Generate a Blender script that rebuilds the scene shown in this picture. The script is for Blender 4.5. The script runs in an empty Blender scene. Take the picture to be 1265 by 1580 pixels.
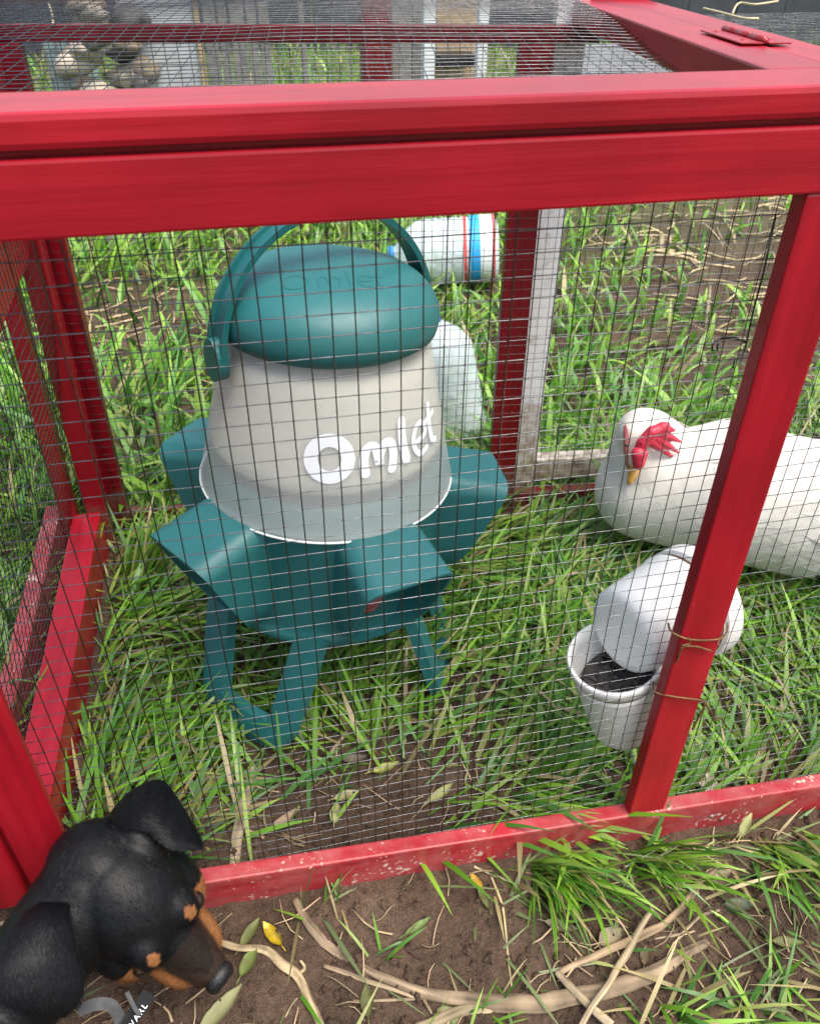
import bpy, bmesh, math, random
import numpy as np
from mathutils import Vector, Matrix
from mathutils import noise as mnoise

random.seed(7); RNG = np.random.default_rng(11)
R = math.radians
scene = bpy.context.scene
COL = scene.collection

# ------------------------------------------------------------------ camera
CAM = np.array([-0.03868, -0.51414, 0.90593])
RIGHT = np.array([0.97853417, -0.2060659, 0.00277734])
DOWN = np.array([-0.12022857, -0.58176493, -0.80442194])
FWD = np.array([0.16737969, 0.78682045, -0.59405187])
FPX = 1229.6
cam_d = bpy.data.cameras.new('camera'); cam = bpy.data.objects.new('camera', cam_d); COL.objects.link(cam)
cam_d.sensor_fit = 'HORIZONTAL'; cam_d.sensor_width = 36.0; cam_d.lens = 36.0 * FPX / 1265.0
cam_d.clip_start = 0.02; cam_d.clip_end = 500.0
M4 = Matrix.Identity(4)
for r in range(3):
    M4[r][0] = RIGHT[r]; M4[r][1] = -DOWN[r]; M4[r][2] = -FWD[r]; M4[r][3] = CAM[r]
cam_d.dof.use_dof = True; cam_d.dof.focus_distance = 0.82; cam_d.dof.aperture_fstop = 14.0
cam.matrix_world = M4
scene.camera = cam

# ------------------------------------------------------------------ sky, sun, exposure
SUN_ELEV, SUN_AZ = R(66), R(138)          # azimuth: clockwise from +Y
world = bpy.data.worlds.new('World'); scene.world = world; world.use_nodes = True
wn = world.node_tree.nodes; wl = world.node_tree.links
for n in list(wn): wn.remove(n)
sky = wn.new('ShaderNodeTexSky'); sky.sky_type = 'NISHITA'; sky.sun_disc = False
sky.sun_elevation = SUN_ELEV; sky.sun_rotation = SUN_AZ
sky.air_density = 1.6; sky.dust_density = 4.0; sky.ozone_density = 0.6
bgn = wn.new('ShaderNodeBackground'); bgn.inputs['Strength'].default_value = 0.15
won = wn.new('ShaderNodeOutputWorld')
wl.new(sky.outputs['Color'], bgn.inputs['Color']); wl.new(bgn.outputs['Background'], won.inputs['Surface'])
sun_d = bpy.data.lights.new('sun', 'SUN'); sun_d.energy = 2.3; sun_d.angle = R(42); sun_d.color = (1.0, 0.965, 0.91)
sun = bpy.data.objects.new('sun', sun_d); COL.objects.link(sun)
sdir = Vector((math.sin(SUN_AZ) * math.cos(SUN_ELEV), math.cos(SUN_AZ) * math.cos(SUN_ELEV), math.sin(SUN_ELEV)))
sun.rotation_euler = sdir.to_track_quat('Z', 'Y').to_euler()
scene.view_settings.view_transform = 'Standard'; scene.view_settings.look = 'None'
scene.view_settings.gamma = 1.0; scene.view_settings.use_curve_mapping = False
scene.view_settings.exposure = 1.0
scene.render.engine = 'CYCLES'
scene.cycles.use_denoising = True
scene.cycles.max_bounces = 8; scene.cycles.transparent_max_bounces = 16
scene.cycles.caustics_reflective = False; scene.cycles.caustics_refractive = False


def at(px, py, x=None, y=None, z=None):
    """World point seen at a photograph pixel, on the plane x=, y= or z=."""
    d = FWD + RIGHT * ((px - 632.5) / FPX) + DOWN * ((py - 790.0) / FPX)
    if x is not None: t = (x - CAM[0]) / d[0]
    elif y is not None: t = (y - CAM[1]) / d[1]
    else: t = (z - CAM[2]) / d[2]
    return Vector(CAM + d * t)


def sstep(a, b, v):
    t = min(1.0, max(0.0, (v - a) / (b - a))); return t * t * (3 - 2 * t)


def zg(x, y):
    """Ground height."""
    w = 1.0 - sstep(0.0, 0.35, y)
    z = w * (-0.002 - 0.064 * max(-0.6, min(1.2, x)))
    z += 0.075 * math.exp(-(((x + 0.47) / 0.10) ** 2 + ((y + 0.06) / 0.10) ** 2))
    z += 0.010 * mnoise.noise(Vector((x * 4.0, y * 4.0, 1.3))) * (1 if y < 1.5 else 3)
    if y < 1.4 and abs(x) < 1.6:
        z += 0.007 * mnoise.noise(Vector((x * 14.0, y * 14.0, 5.1))) + 0.0062 * mnoise.noise(Vector((x * 38.0, y * 38.0, 2.7)))
        z += 0.0032 * mnoise.noise(Vector((x * 110.0, y * 110.0, 8.7)))
    return z


def atg(px, py, h=0.0):
    """Ground point under a pixel (h above the soil)."""
    p = at(px, py, z=h)
    for _ in range(4):
        p = at(px, py, z=zg(p.x, p.y) + h)
    return p


# ------------------------------------------------------------------ mesh helpers
def tag(o, label=None, cat=None, group=None, kind=None):
    if label: o['label'] = label
    if cat: o['category'] = cat
    if group: o['group'] = group
    if kind: o['kind'] = kind
    return o


def link(name, me, mat=None, parent=None, smooth=False):
    o = bpy.data.objects.new(name, me); COL.objects.link(o)
    if mat is not None and not me.materials: me.materials.append(mat)
    if parent is not None: o.parent = parent
    if smooth: me.polygons.foreach_set('use_smooth', [True] * len(me.polygons))
    return o


def pyobj(name, verts, faces, mat=None, parent=None, smooth=False):
    me = bpy.data.meshes.new(name); me.from_pydata([tuple(v) for v in verts], [], faces); me.update()
    return link(name, me, mat, parent, smooth)


def empty(name, loc=(0, 0, 0)):
    o = bpy.data.objects.new(name, None); COL.objects.link(o); o.location = loc
    o.empty_display_size = 0.05
    return o


def child(o, parent):
    """Parent keeping world coordinates (parents are unrotated empties or identity meshes)."""
    o.parent = parent; o.matrix_parent_inverse = Matrix.Translation(parent.location).inverted()
    return o


def beam(name, p0, p1, u, v, mat, parent=None, bev=0.0025, seg=2):
    """Bar from p0 to p1 whose cross-section spans vectors u and v from the p0-p1 edge."""
    p0, p1, u, v = Vector(p0), Vector(p1), Vector(u), Vector(v)
    bm = bmesh.new()
    vs = [bm.verts.new(q) for q in (p0, p0 + u, p0 + u + v, p0 + v, p1, p1 + u, p1 + u + v, p1 + v)]
    for f in ((3, 2, 1, 0), (4, 5, 6, 7), (0, 1, 5, 4), (1, 2, 6, 5), (2, 3, 7, 6), (3, 0, 4, 7)):
        bm.faces.new([vs[i] for i in f])
    bmesh.ops.recalc_face_normals(bm, faces=bm.faces)
    if bev: bmesh.ops.bevel(bm, geom=list(bm.edges), offset=bev, segments=seg, affect='EDGES', profile=0.6)
    me = bpy.data.meshes.new(name); bm.to_mesh(me); bm.free()
    o = link(name, me, mat)
    if parent is not None: child(o, parent)
    return o


def box(name, a, b, mat, parent=None, bev=0.0025):
    a, b = Vector(a), Vector(b)
    return beam(name, a, (b.x, a.y, a.z), (0, b.y - a.y, 0), (0, 0, b.z - a.z), mat, parent, bev)


def tube_data(path, rad, n=6, cap=True):
    """Tube round a path; rad is a number or one radius for each point."""
    P = [Vector(p) for p in path]; k = len(P)
    if not hasattr(rad, '__len__'): rad = [rad] * k
    V, F = [], []
    t0 = (P[1] - P[0]).normalized()
    ref = Vector((0, 0, 1)) if abs(t0.z) < 0.9 else Vector((1, 0, 0))
    for i in range(k):
        t = (P[min(i + 1, k - 1)] - P[max(i - 1, 0)]).normalized()
        a = ref - t * ref.dot(t)
        if a.length < 1e-6: a = Vector((1, 0, 0)) - t * t.x
        a.normalize(); b = t.cross(a); ref = a
        for j in range(n):
            th = 2 * math.pi * j / n
            V.append(P[i] + (a * math.cos(th) + b * math.sin(th)) * rad[i])
    for i in range(k - 1):
        for j in range(n):
            F.append((i * n + j, i * n + (j + 1) % n, (i + 1) * n + (j + 1) % n, (i + 1) * n + j))
    if cap:
        F.append(tuple(range(n - 1, -1, -1))); F.append(tuple((k - 1) * n + j for j in range(n)))
    return V, F


class MB:
    def __init__(s): s.V = []; s.F = []
    def add(s, vf):
        o = len(s.V); s.V += list(vf[0]); s.F += [tuple(i + o for i in f) for f in vf[1]]; return s
    def tube(s, path, rad, n=6, cap=True): return s.add(tube_data(path, rad, n, cap))
    def obj(s, name, mat, parent=None, smooth=True, xf=None):
        V = [xf @ Vector(v) for v in s.V] if xf is not None else s.V
        o = pyobj(name, V, s.F, mat, None, smooth)
        if parent is not None: child(o, parent)
        return o


def lathe_data(prof, n=64, a0=0.0, a1=2 * math.pi):
    full = abs(a1 - a0 - 2 * math.pi) < 1e-6
    m = n if full else n + 1
    V, F = [], []
    for r, z in prof:
        for j in range(m):
            a = a0 + (a1 - a0) * j / n
            V.append(Vector((r * math.cos(a), r * math.sin(a), z)))
    for i in range(len(prof) - 1):
        for j in range(n):
            j2 = (j + 1) % m
            F.append((i * m + j, i * m + j2, (i + 1) * m + j2, (i + 1) * m + j))
    return V, F


def cat_rom(pts, n=6):
    """Smooth curve through points."""
    P = [Vector(p) for p in pts]; out = []
    for i in range(len(P) - 1):
        a, b, c, d = P[max(i - 1, 0)], P[i], P[i + 1], P[min(i + 2, len(P) - 1)]
        for k in range(n):
            t = k / n
            out.append(0.5 * ((2 * b) + (c - a) * t + (2 * a - 5 * b + 4 * c - d) * t * t + (3 * b - a - 3 * c + d) * t ** 3))
    out.append(P[-1]); return out


def remeshed(name, blobs, voxel, smooth_it=6, mat=None):
    """One continuous surface grown from ellipsoids (centre, radii, rotation) and cones."""
    bm = bmesh.new()
    for c, rad, rot in blobs:
        m = Matrix.Translation(Vector(c)) @ (rot.to_4x4() if rot is not None else Matrix.Identity(4)) @ Matrix.Diagonal((*rad, 1.0))
        bmesh.ops.create_icosphere(bm, subdivisions=3, radius=1.0, matrix=m)
    me = bpy.data.meshes.new(name + '_source'); bm.to_mesh(me); bm.free()
    tmp = bpy.data.objects.new('tmp', me); COL.objects.link(tmp)
    md = tmp.modifiers.new('r', 'REMESH'); md.mode = 'VOXEL'; md.voxel_size = voxel
    ms = tmp.modifiers.new('s', 'SMOOTH'); ms.factor = 0.5; ms.iterations = smooth_it
    dg = bpy.context.evaluated_depsgraph_get(); dg.update()
    out = bpy.data.meshes.new_from_object(tmp.evaluated_get(dg))
    bpy.data.objects.remove(tmp, do_unlink=True); bpy.data.meshes.remove(me)
    out.name = name; out.materials.clear()
    if mat: out.materials.append(mat)
    out.polygons.foreach_set('use_smooth', [True] * len(out.polygons))
    return out


def chain(p0, r0, p1, r1, n=6):
    """Blobs from p0 to p1 with tapering radius."""
    p0, p1 = Vector(p0), Vector(p1)
    return [(p0.lerp(p1, i / (n - 1)), (r0 + (r1 - r0) * i / (n - 1),) * 3, None) for i in range(n)]


# ------------------------------------------------------------------ materials
def nmat(name):
    m = bpy.data.materials.new(name); m.use_nodes = True
    nt = m.node_tree; b = nt.nodes['Principled BSDF']
    return m, nt.nodes, nt.links, b


def ramp(nodes, stops):
    r = nodes.new('ShaderNodeValToRGB'); e = r.color_ramp.elements
    while len(e) > 1: e.remove(e[-1])
    e[0].position = stops[0][0]; e[0].color = (*stops[0][1], 1)
    for p, c in stops[1:]:
        x = e.new(p); x.color = (*c, 1)
    return r


def coords(nodes, links, scale, kind='Object'):
    tc = nodes.new('ShaderNodeTexCoord'); mp = nodes.new('ShaderNodeMapping')
    mp.inputs['Scale'].default_value = scale; links.new(tc.outputs[kind], mp.inputs['Vector'])
    return mp.outputs['Vector']


def noise(nodes, links, vec, scale, detail=4.0, rough=0.55):
    n = nodes.new('ShaderNodeTexNoise'); n.inputs['Scale'].default_value = scale
    n.inputs['Detail'].default_value = detail; n.inputs['Roughness'].default_value = rough
    links.new(vec, n.inputs['Vector']); return n.outputs['Fac']


def bump(nodes, links, b, h, strength, dist):
    k = nodes.new('ShaderNodeBump'); k.inputs['Strength'].default_value = strength; k.inputs['Distance'].default_value = dist
    links.new(h, k.inputs['Height']); links.new(k.outputs['Normal'], b.inputs['Normal']); return k


def mixc(nodes, links, fac, a, b, mode='MIX'):
    m = nodes.new('ShaderNodeMix'); m.data_type = 'RGBA'; m.blend_type = mode
    for s, v in ((m.inputs['Factor'], fac), (m.inputs['A'], a), (m.inputs['B'], b)):
        if hasattr(v, 'links') or hasattr(v, 'is_linked'): links.new(v, s)
        elif isinstance(v, (int, float)): s.default_value = v
        else: s.default_value = (*v, 1)
    return m.outputs['Result']


def plain(name, col, rough=0.5, spec=0.5, var=0.0, vscale=30.0, metallic=0.0, bmp=0.0):
    m, n, l, b = nmat(name)
    b.inputs['Roughness'].default_value = rough; b.inputs['Specular IOR Level'].default_value = spec
    b.inputs['Metallic'].default_value = metallic
    if var:
        v = coords(n, l, (1, 1, 1)); f = noise(n, l, v, vscale)
        rp = ramp(n, [(0.3, tuple(c * (1 - var) for c in col)), (0.7, tuple(min(1, c * (1 + var)) for c in col))])
        l.new(f, rp.inputs['Fac']); l.new(rp.outputs['Color'], b.inputs['Base Color'])
        if bmp: bump(n, l, b, f, bmp, 0.002)
    else: b.inputs['Base Color'].default_value = (*col, 1)
    return m


def red_wood(name, axis, dirt=0.0, low_mud=0.0, shade=1.0):
    """Red-stained softwood with grain along an axis; dirt = splashes of dried mud."""
    m, n, l, b = nmat(name)
    sc = [60.0, 60.0, 60.0]; sc[axis] = 2.2
    v = coords(n, l, tuple(sc)); g = noise(n, l, v, 1.0, 6.0, 0.62)
    rp = ramp(n, [(0.25, (0.205, 0.0032, 0.009)), (0.5, (0.300, 0.0050, 0.014)), (0.72, (0.365, 0.0085, 0.020))])
    l.new(g, rp.inputs['Fac'])
    v2 = coords(n, l, (1, 1, 1)); big = noise(n, l, v2, 9.0, 3.0)
    r2 = ramp(n, [(0.32, (0.82, 0.82, 0.82)), (0.68, (1.10, 1.10, 1.10))]); l.new(big, r2.inputs['Fac'])
    c = mixc(n, l, 1.0, rp.outputs['Color'], r2.outputs['Color'], 'MULTIPLY')
    # pale scuffs and dust in patches
    sc2 = [34.0, 34.0, 34.0]; sc2[axis] = 9.0
    v3 = coords(n, l, tuple(sc2)); sp = noise(n, l, v3, 1.0, 5.0, 0.7)
    t0 = 0.73 - 0.06 * dirt
    r3 = ramp(n, [(t0, (0, 0, 0)), (t0 + 0.06, (1, 1, 1))]); l.new(sp, r3.inputs['Fac'])
    c = mixc(n, l, r3.outputs['Color'], c, (0.42, 0.16, 0.14) if dirt else (0.42, 0.06, 0.06))
    if dirt > 0.5:
        dz = noise(n, l, v2, 30.0, 5.0, 0.7); rdz = ramp(n, [(0.35, (0.04, 0.04, 0.04)), (0.7, (0.34, 0.34, 0.34))]); l.new(dz, rdz.inputs['Fac'])
        c = mixc(n, l, rdz.outputs['Color'], c, (0.42, 0.22, 0.20))
    if dirt:
        fine = noise(n, l, v2, 170.0, 2.0, 0.5); bigm = noise(n, l, v2, 22.0, 3.0)
        mm = n.new('ShaderNodeMath'); mm.operation = 'MULTIPLY'; l.new(fine, mm.inputs[0]); l.new(bigm, mm.inputs[1])
        r4 = ramp(n, [(0.375 - 0.03 * dirt, (0, 0, 0)), (0.425, (0.8, 0.8, 0.8))]); l.new(mm.outputs['Value'], r4.inputs['Fac'])
        c = mixc(n, l, r4.outputs['Color'], c, (0.58, 0.47, 0.38))
    if low_mud:
        sep = n.new('ShaderNodeSeparateXYZ'); tc = n.new('ShaderNodeTexCoord'); l.new(tc.outputs['Object'], sep.inputs['Vector'])
        mr = n.new('ShaderNodeMapRange'); mr.inputs['From Min'].default_value = low_mud; mr.inputs['From Max'].default_value = low_mud - 0.06
        l.new(sep.outputs['Z'], mr.inputs['Value'])
        mu = noise(n, l, v2, 45.0, 4.0); ad = n.new('ShaderNodeMath'); ad.operation = 'MULTIPLY'; l.new(mu, ad.inputs[0]); l.new(mr.outputs['Result'], ad.inputs[1])
        r5 = ramp(n, [(0.30, (0, 0, 0)), (0.55, (0.8, 0.8, 0.8))]); l.new(ad.outputs['Value'], r5.inputs['Fac'])
        c = mixc(n, l, r5.outputs['Color'], c, (0.20, 0.125, 0.085))
    if shade != 1.0: c = mixc(n, l, 1.0, c, (shade, shade, shade), 'MULTIPLY')  # shade painted in by darkening the whole wood colour
    l.new(c, b.inputs['Base Color'])
    b.inputs['Roughness'].default_value = 0.36; b.inputs['Specular IOR Level'].default_value = 0.40
    bump(n, l, b, g, 0.45, 0.0014)
    return m


RW = [red_wood('red_wood_%s' % a, i) for i, a in enumerate('xyz')]
RWD = [red_wood('red_wood_dirty_%s' % a, i, 0.75) for i, a in enumerate('xyz')]
RWS = [red_wood('shaded_red_wood_%s' % a, i, 0.0, 0.0, 0.42) for i, a in enumerate('xyz')]  # same red stain, darkened to paint in the shade at the back
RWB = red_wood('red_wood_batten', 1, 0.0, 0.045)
RWMS = [red_wood('red_wood_muddy_shaded_%s' % a, i, 0.0, 0.13, 0.62) for i, a in enumerate('xyz')]  # mud low down, plus back-panel shade painted into the colour


def wire_mat():
    m, n, l, b = nmat('wire')
    v = coords(n, l, (1, 1, 1)); f = noise(n, l, v, 60.0, 3.0)
    rp = ramp(n, [(0.35, (0.09, 0.09, 0.095)), (0.7, (0.19, 0.19, 0.20))]); l.new(f, rp.inputs['Fac'])
    l.new(rp.outputs['Color'], b.inputs['Base Color'])
    b.inputs['Metallic'].default_value = 1.0; b.inputs['Roughness'].default_value = 0.22
    b.inputs['Specular IOR Level'].default_value = 0.75
    return m


WIRE = wire_mat()


def attr_mat(name, attr='tint', rough=0.5, spec=0.4, transl=0.0, bmp=None):
    m, n, l, b = nmat(name)
    a = n.new('ShaderNodeAttribute'); a.attribute_name = attr
    l.new(a.outputs['Color'], b.inputs['Base Color'])
    b.inputs['Roughness'].default_value = rough; b.inputs['Specular IOR Level'].default_value = spec
    if bmp:
        v = coords(n, l, bmp[0]); f = noise(n, l, v, 1.0, 4.0); bump(n, l, b, f, bmp[1], bmp[2])
    if transl:
        t = n.new('ShaderNodeBsdfTranslucent'); l.new(a.outputs['Color'], t.inputs['Color'])
        mx = n.new('ShaderNodeMixShader'); mx.inputs['Fac'].default_value = transl
        l.new(b.outputs['BSDF'], mx.inputs[1]); l.new(t.outputs['BSDF'], mx.inputs[2])
        l.new(mx.outputs['Shader'], n['Material Output'].inputs['Surface'])
    return m


def set_tint(me, cols):
    """cols: one RGB for each vertex."""
    at_ = me.color_attributes.new('tint', 'FLOAT_COLOR', 'POINT')
    c = np.ones((len(me.vertices), 4), dtype=np.float32); c[:, :3] = cols
    at_.data.foreach_set('color', c.ravel())


GRASS = attr_mat('grass_blades', rough=0.42, spec=0.55, transl=0.32)
LEAF = attr_mat('fallen_leaf', rough=0.55, spec=0.3, transl=0.12, bmp=((160, 160, 160), 0.3, 0.001))
STALK = attr_mat('dry_stalk', rough=0.75, spec=0.2, bmp=((90, 90, 90), 0.6, 0.002))


def soil_mat():
    m, n, l, b = nmat('soil')
    v = coords(n, l, (1, 1, 1))
    a = noise(n, l, v, 7.0, 6.0, 0.6); f = noise(n, l, v, 130.0, 5.0, 0.7); g = noise(n, l, v, 480.0, 2.0, 0.6)
    rp = ramp(n, [(0.30, (0.056, 0.034, 0.022)), (0.55, (0.105, 0.067, 0.045)), (0.75, (0.160, 0.111, 0.078))]); l.new(a, rp.inputs['Fac'])
    r2 = ramp(n, [(0.3, (0.55, 0.55, 0.55)), (0.7, (1.35, 1.32, 1.28))]); l.new(f, r2.inputs['Fac'])
    c = mixc(n, l, 1.0, rp.outputs['Color'], r2.outputs['Color'], 'MULTIPLY')
    # far pasture turns green-brown
    tc = n.new('ShaderNodeTexCoord'); sep = n.new('ShaderNodeSeparateXYZ'); l.new(tc.outputs['Object'], sep.inputs['Vector'])
    mr = n.new('ShaderNodeMapRange'); mr.inputs['From Min'].default_value = 1.6; mr.inputs['From Max'].default_value = 4.5; l.new(sep.outputs['Y'], mr.inputs['Value'])
    far = noise(n, l, v, 1.7, 5.0, 0.65)
    r3 = ramp(n, [(0.35, (0.07, 0.12, 0.022)), (0.55, (0.10, 0.15, 0.035)), (0.70, (0.24, 0.19, 0.11))]); l.new(far, r3.inputs['Fac'])
    c = mixc(n, l, mr.outputs['Result'], c, r3.outputs['Color'])
    l.new(c, b.inputs['Base Color']); b.inputs['Roughness'].default_value = 0.85; b.inputs['Specular IOR Level'].default_value = 0.25
    ad = n.new('ShaderNodeMath'); ad.operation = 'ADD'; l.new(f, ad.inputs[0]); l.new(g, ad.inputs[1])
    bump(n, l, b, ad.outputs['Value'], 0.9, 0.006)
    return m


SOIL = soil_mat()


def plastic(name, col, rough=0.33, var=0.06, dust=0.0):
    m, n, l, b = nmat(name)
    v = coords(n, l, (1, 1, 1)); f = noise(n, l, v, 14.0, 4.0)
    rp = ramp(n, [(0.3, tuple(c * (1 - var) for c in col)), (0.7, tuple(c * (1 + var) for c in col))]); l.new(f, rp.inputs['Fac'])
    c = rp.outputs['Color']
    if dust:
        d = noise(n, l, v, 70.0, 5.0, 0.7); rd = ramp(n, [(0.60, (0, 0, 0)), (0.80, (dust, dust, dust))]); l.new(d, rd.inputs['Fac'])
        c = mixc(n, l, rd.outputs['Color'], c, (0.22, 0.15, 0.10))
    l.new(c, b.inputs['Base Color'])
    r2 = ramp(n, [(0.3, (rough * 0.85,) * 3), (0.7, (rough * 1.2,) * 3)]); f2 = noise(n, l, v, 40.0); l.new(f2, r2.inputs['Fac']); l.new(r2.outputs['Color'], b.inputs['Roughness'])
    fb = noise(n, l, v, 900.0, 1.0); bump(n, l, b, fb, 0.04, 0.0005)
    return m


TEAL = plastic('teal_plastic', (0.016, 0.120, 0.124), 0.45, 0.05)
TEAL_D = plastic('teal_plastic_handle', (0.010, 0.105, 0.108), 0.32, 0.05)
WHITE_PL = plastic('white_plastic', (0.76, 0.745, 0.71), 0.38, 0.05, 0.75)
LOGO = plastic('logo_white', (0.86, 0.88, 0.92), 0.45, 0.02)
BLACK_PL = plain('black_plastic', (0.012, 0.012, 0.013), 0.4)
RUST = plain('rusty_wire', (0.17, 0.085, 0.035), 0.6, 0.4, 0.45, 220.0, 0.35)

# ================================================================== GROUND
def axis_coords(lo, hi, step, far, grow=1.18):
    a = list(np.arange(lo, hi + 1e-6, step)); s = step
    while a[-1] < far: s *= grow; a.append(a[-1] + s)
    s = step
    while a[0] > -far: s *= grow; a.insert(0, a[0] - s)
    return a


gx = axis_coords(-0.62, 1.05, 0.0058, 70.0); gy = axis_coords(-0.34, 0.95, 0.0058, 70.0)
GV = np.empty((len(gy), len(gx), 3))
for j, yy in enumerate(gy):
    for i, xx in enumerate(gx):
        GV[j, i] = (xx, yy, zg(xx, yy) if abs(xx) < 8 and abs(yy) < 9 else 0.0)
nx, ny = len(gx), len(gy)
ii = np.arange(nx * ny).reshape(ny, nx)
quads = np.stack([ii[:-1, :-1], ii[:-1, 1:], ii[1:, 1:], ii[1:, :-1]], -1).reshape(-1, 4)


def fast_mesh(name, V, F, mat, smooth=True):
    """Mesh from numpy vertices (n,3) and faces (m,k)."""
    me = bpy.data.meshes.new(name); k = F.shape[1]
    me.vertices.add(len(V)); me.vertices.foreach_set('co', np.asarray(V, dtype=np.float32).ravel())
    me.loops.add(F.size); me.loops.foreach_set('vertex_index', F.astype(np.int32).ravel())
    me.polygons.add(len(F)); me.polygons.foreach_set('loop_start', np.arange(0, F.size, k, dtype=np.int32))
    if smooth: me.polygons.foreach_set('use_smooth', np.ones(len(F), dtype=bool))
    me.update(calc_edges=True); me.validate(); me.materials.append(mat)
    return me


ground = link('ground', fast_mesh('ground', GV.reshape(-1, 3), quads, SOIL)); tag(ground, kind='structure', label='bare brown soil and pasture under the run')

# ================================================================== CHICKEN RUN
S = 0.016; ZH0 = 0.74                                  # wire spacing, height of the first wire below the rail
run = empty('chicken_run', (0, 0, 0))
tag(run, 'red wooden chicken run frame covered with black welded wire mesh', 'chicken run')


def wires(name, fn, us, vs, rad, parent, nu=14, nv=14, wob=0.0012):
    """Welded mesh on the surface fn(u, v): one wire for each u and each v."""
    mb = MB()
    ulo, uhi, vlo, vhi = min(us), max(us), min(vs), max(vs)
    for u in us:
        ph = random.uniform(0, 9)
        mb.tube([fn(u + wob * mnoise.noise(Vector((ph, v * 9, 0))), v, 0.0) for v in np.linspace(vlo, vhi, nv)], rad, 4, False)
    for v in vs:
        ph = random.uniform(0, 9)
        mb.tube([fn(u, v + wob * mnoise.noise(Vector((ph, u * 9, 4))), 1.0) for u in np.linspace(ulo, uhi, nu)], rad, 4, False)
    return mb.obj(name, WIRE, parent, smooth=True)


WR = 0.00050
# ---- front panel
fw = lambda u, v, k: Vector((u, 0.0016 + 0.0012 * k + 0.0025 * mnoise.noise(Vector((u * 6, v * 6, 0))), v))
front_mesh = wires('front_wire_mesh', fw, [i * S for i in range(-21, 62)], [ZH0 - j * S for j in range(-1, 49)], WR, run, 40, 26)
YF = -0.018
top_rail = box('top_rail', (-0.62, YF, 0.7585), (1.45, 0.0, 0.8015), RW[0], run, 0.002)
box('rail_backing', (-0.62, -0.006, 0.7985), (1.45, -0.0008, 0.8075), RW[0], run, 0.0)
zt = lambda x: 0.0500 - 0.068 * x
bot_rail = beam('bottom_rail', (-0.300, YF - 0.001, zt(-0.300) - 0.060), (1.45, YF - 0.001, zt(1.45) - 0.060), (0, 0.019, 0), (0, 0, 0.060), RWD[0], run, 0.0025)
beam('post', (0.3435, YF + 0.0015, zt(0.3435) - 0.003), (0.3435, YF + 0.0015, 0.7585), (0.047, 0, 0), (0, 0.0165, 0), RW[2], run, 0.0022)
beam('post', (-0.3305, YF, -0.02), (-0.3305, YF, 0.7583), (0.0515, 0, 0), (0, 0.018, 0), RW[2], run, 0.006, 1)
beam('post', (-0.3775, YF - 0.002, 0.086), (-0.3775, YF - 0.002, 0.80), (0.0455, 0, 0), (0, 0.02, 0), RW[2], run, 0.003)
for px_, py_ in ((1098, 1260), (1113, 1264)):
    p = at(px_, py_, y=YF - 0.0012)
    mb = MB().add(lathe_data([(0.0, 0.0018), (0.0022, 0.0015), (0.0035, 0.0)], 12))
    screw = mb.obj('screw', plain('zinc_screw', (0.45, 0.42, 0.38), 0.35, 0.5, 0.2, 200, 0.9), None)
    screw.data.transform(Matrix.Translation(p) @ Matrix.Rotation(R(90), 4, 'X')); child(screw, bot_rail)

# ---- roof panel: frame rails with wire stapled under them
def roof_pt(u, v, k):
    t = max(0.0, min(1.0, (v - 0.03) / 0.68))
    bulge = 0.016 * math.sin(math.pi * t) ** 1.2 * max(0.0, math.sin(math.pi * max(0.0, min(1.0, (u + 0.40) / 0.76)))) - 0.006 * math.sin(2 * math.pi * t)
    return Vector((u + 0.14 * (v - 0.06), v - 0.10 * (u - 0.08) * (v / 0.7), 0.797 + 0.030 * t ** 1.5 + 0.5 * bulge + 0.0012 * k + 0.003 * mnoise.noise(Vector((u * 5, v * 5, 7)))))


roof_mesh = wires('roof_wire_mesh', roof_pt, [i * S - 0.004 for i in range(-34, 23)], [0.035 + j * S for j in range(0, 45)], WR * 0.9, run, 24, 26, 0.003)
roof_rail = box('roof_rail', (-0.62, YF - 0.0005, 0.8058), (1.45, 0.054, 0.8252), RW[0], run, 0.0042)
dx = 0.162
inner0 = Vector((0.3375, 0.0545, 0.797))
def cross(off, w, zlo, zhi, nm):
    a = inner0 + Vector((off, 0, 0)); b = a + Vector((dx * 0.72, 0.72, 0))
    a.z = b.z = zlo
    return beam(nm, a, b, (w, 0, 0), (0, 0, zhi - zlo), RW[1], run, 0.002)


cross_a = cross(0.0, 0.0545, 0.797, 0.8248, 'roof_cross_beam')
cross_b = cross(0.0560, 0.0480, 0.797, 0.8242, 'roof_cross_beam')
beam('roof_rail', (-0.62, 0.802, 0.826), (0.56, 0.682, 0.826), (0.005, 0.05, 0), (0, 0, 0.02), RW[0], run, 0.003)
roof2 = lambda u, v, k: Vector((u + 0.14 * (v - 0.06), v, 0.799 + 0.0012 * k - 0.008 * math.sin(2.5 * u) ** 2 + 0.004 * mnoise.noise(Vector((u * 5, v * 5, 3)))))
wires('roof_wire_mesh', roof2, [0.40 + i * S for i in range(0, 58)], [0.035 + j * S for j in range(0, 50)], WR, run, 24, 20, 0.003)

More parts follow.
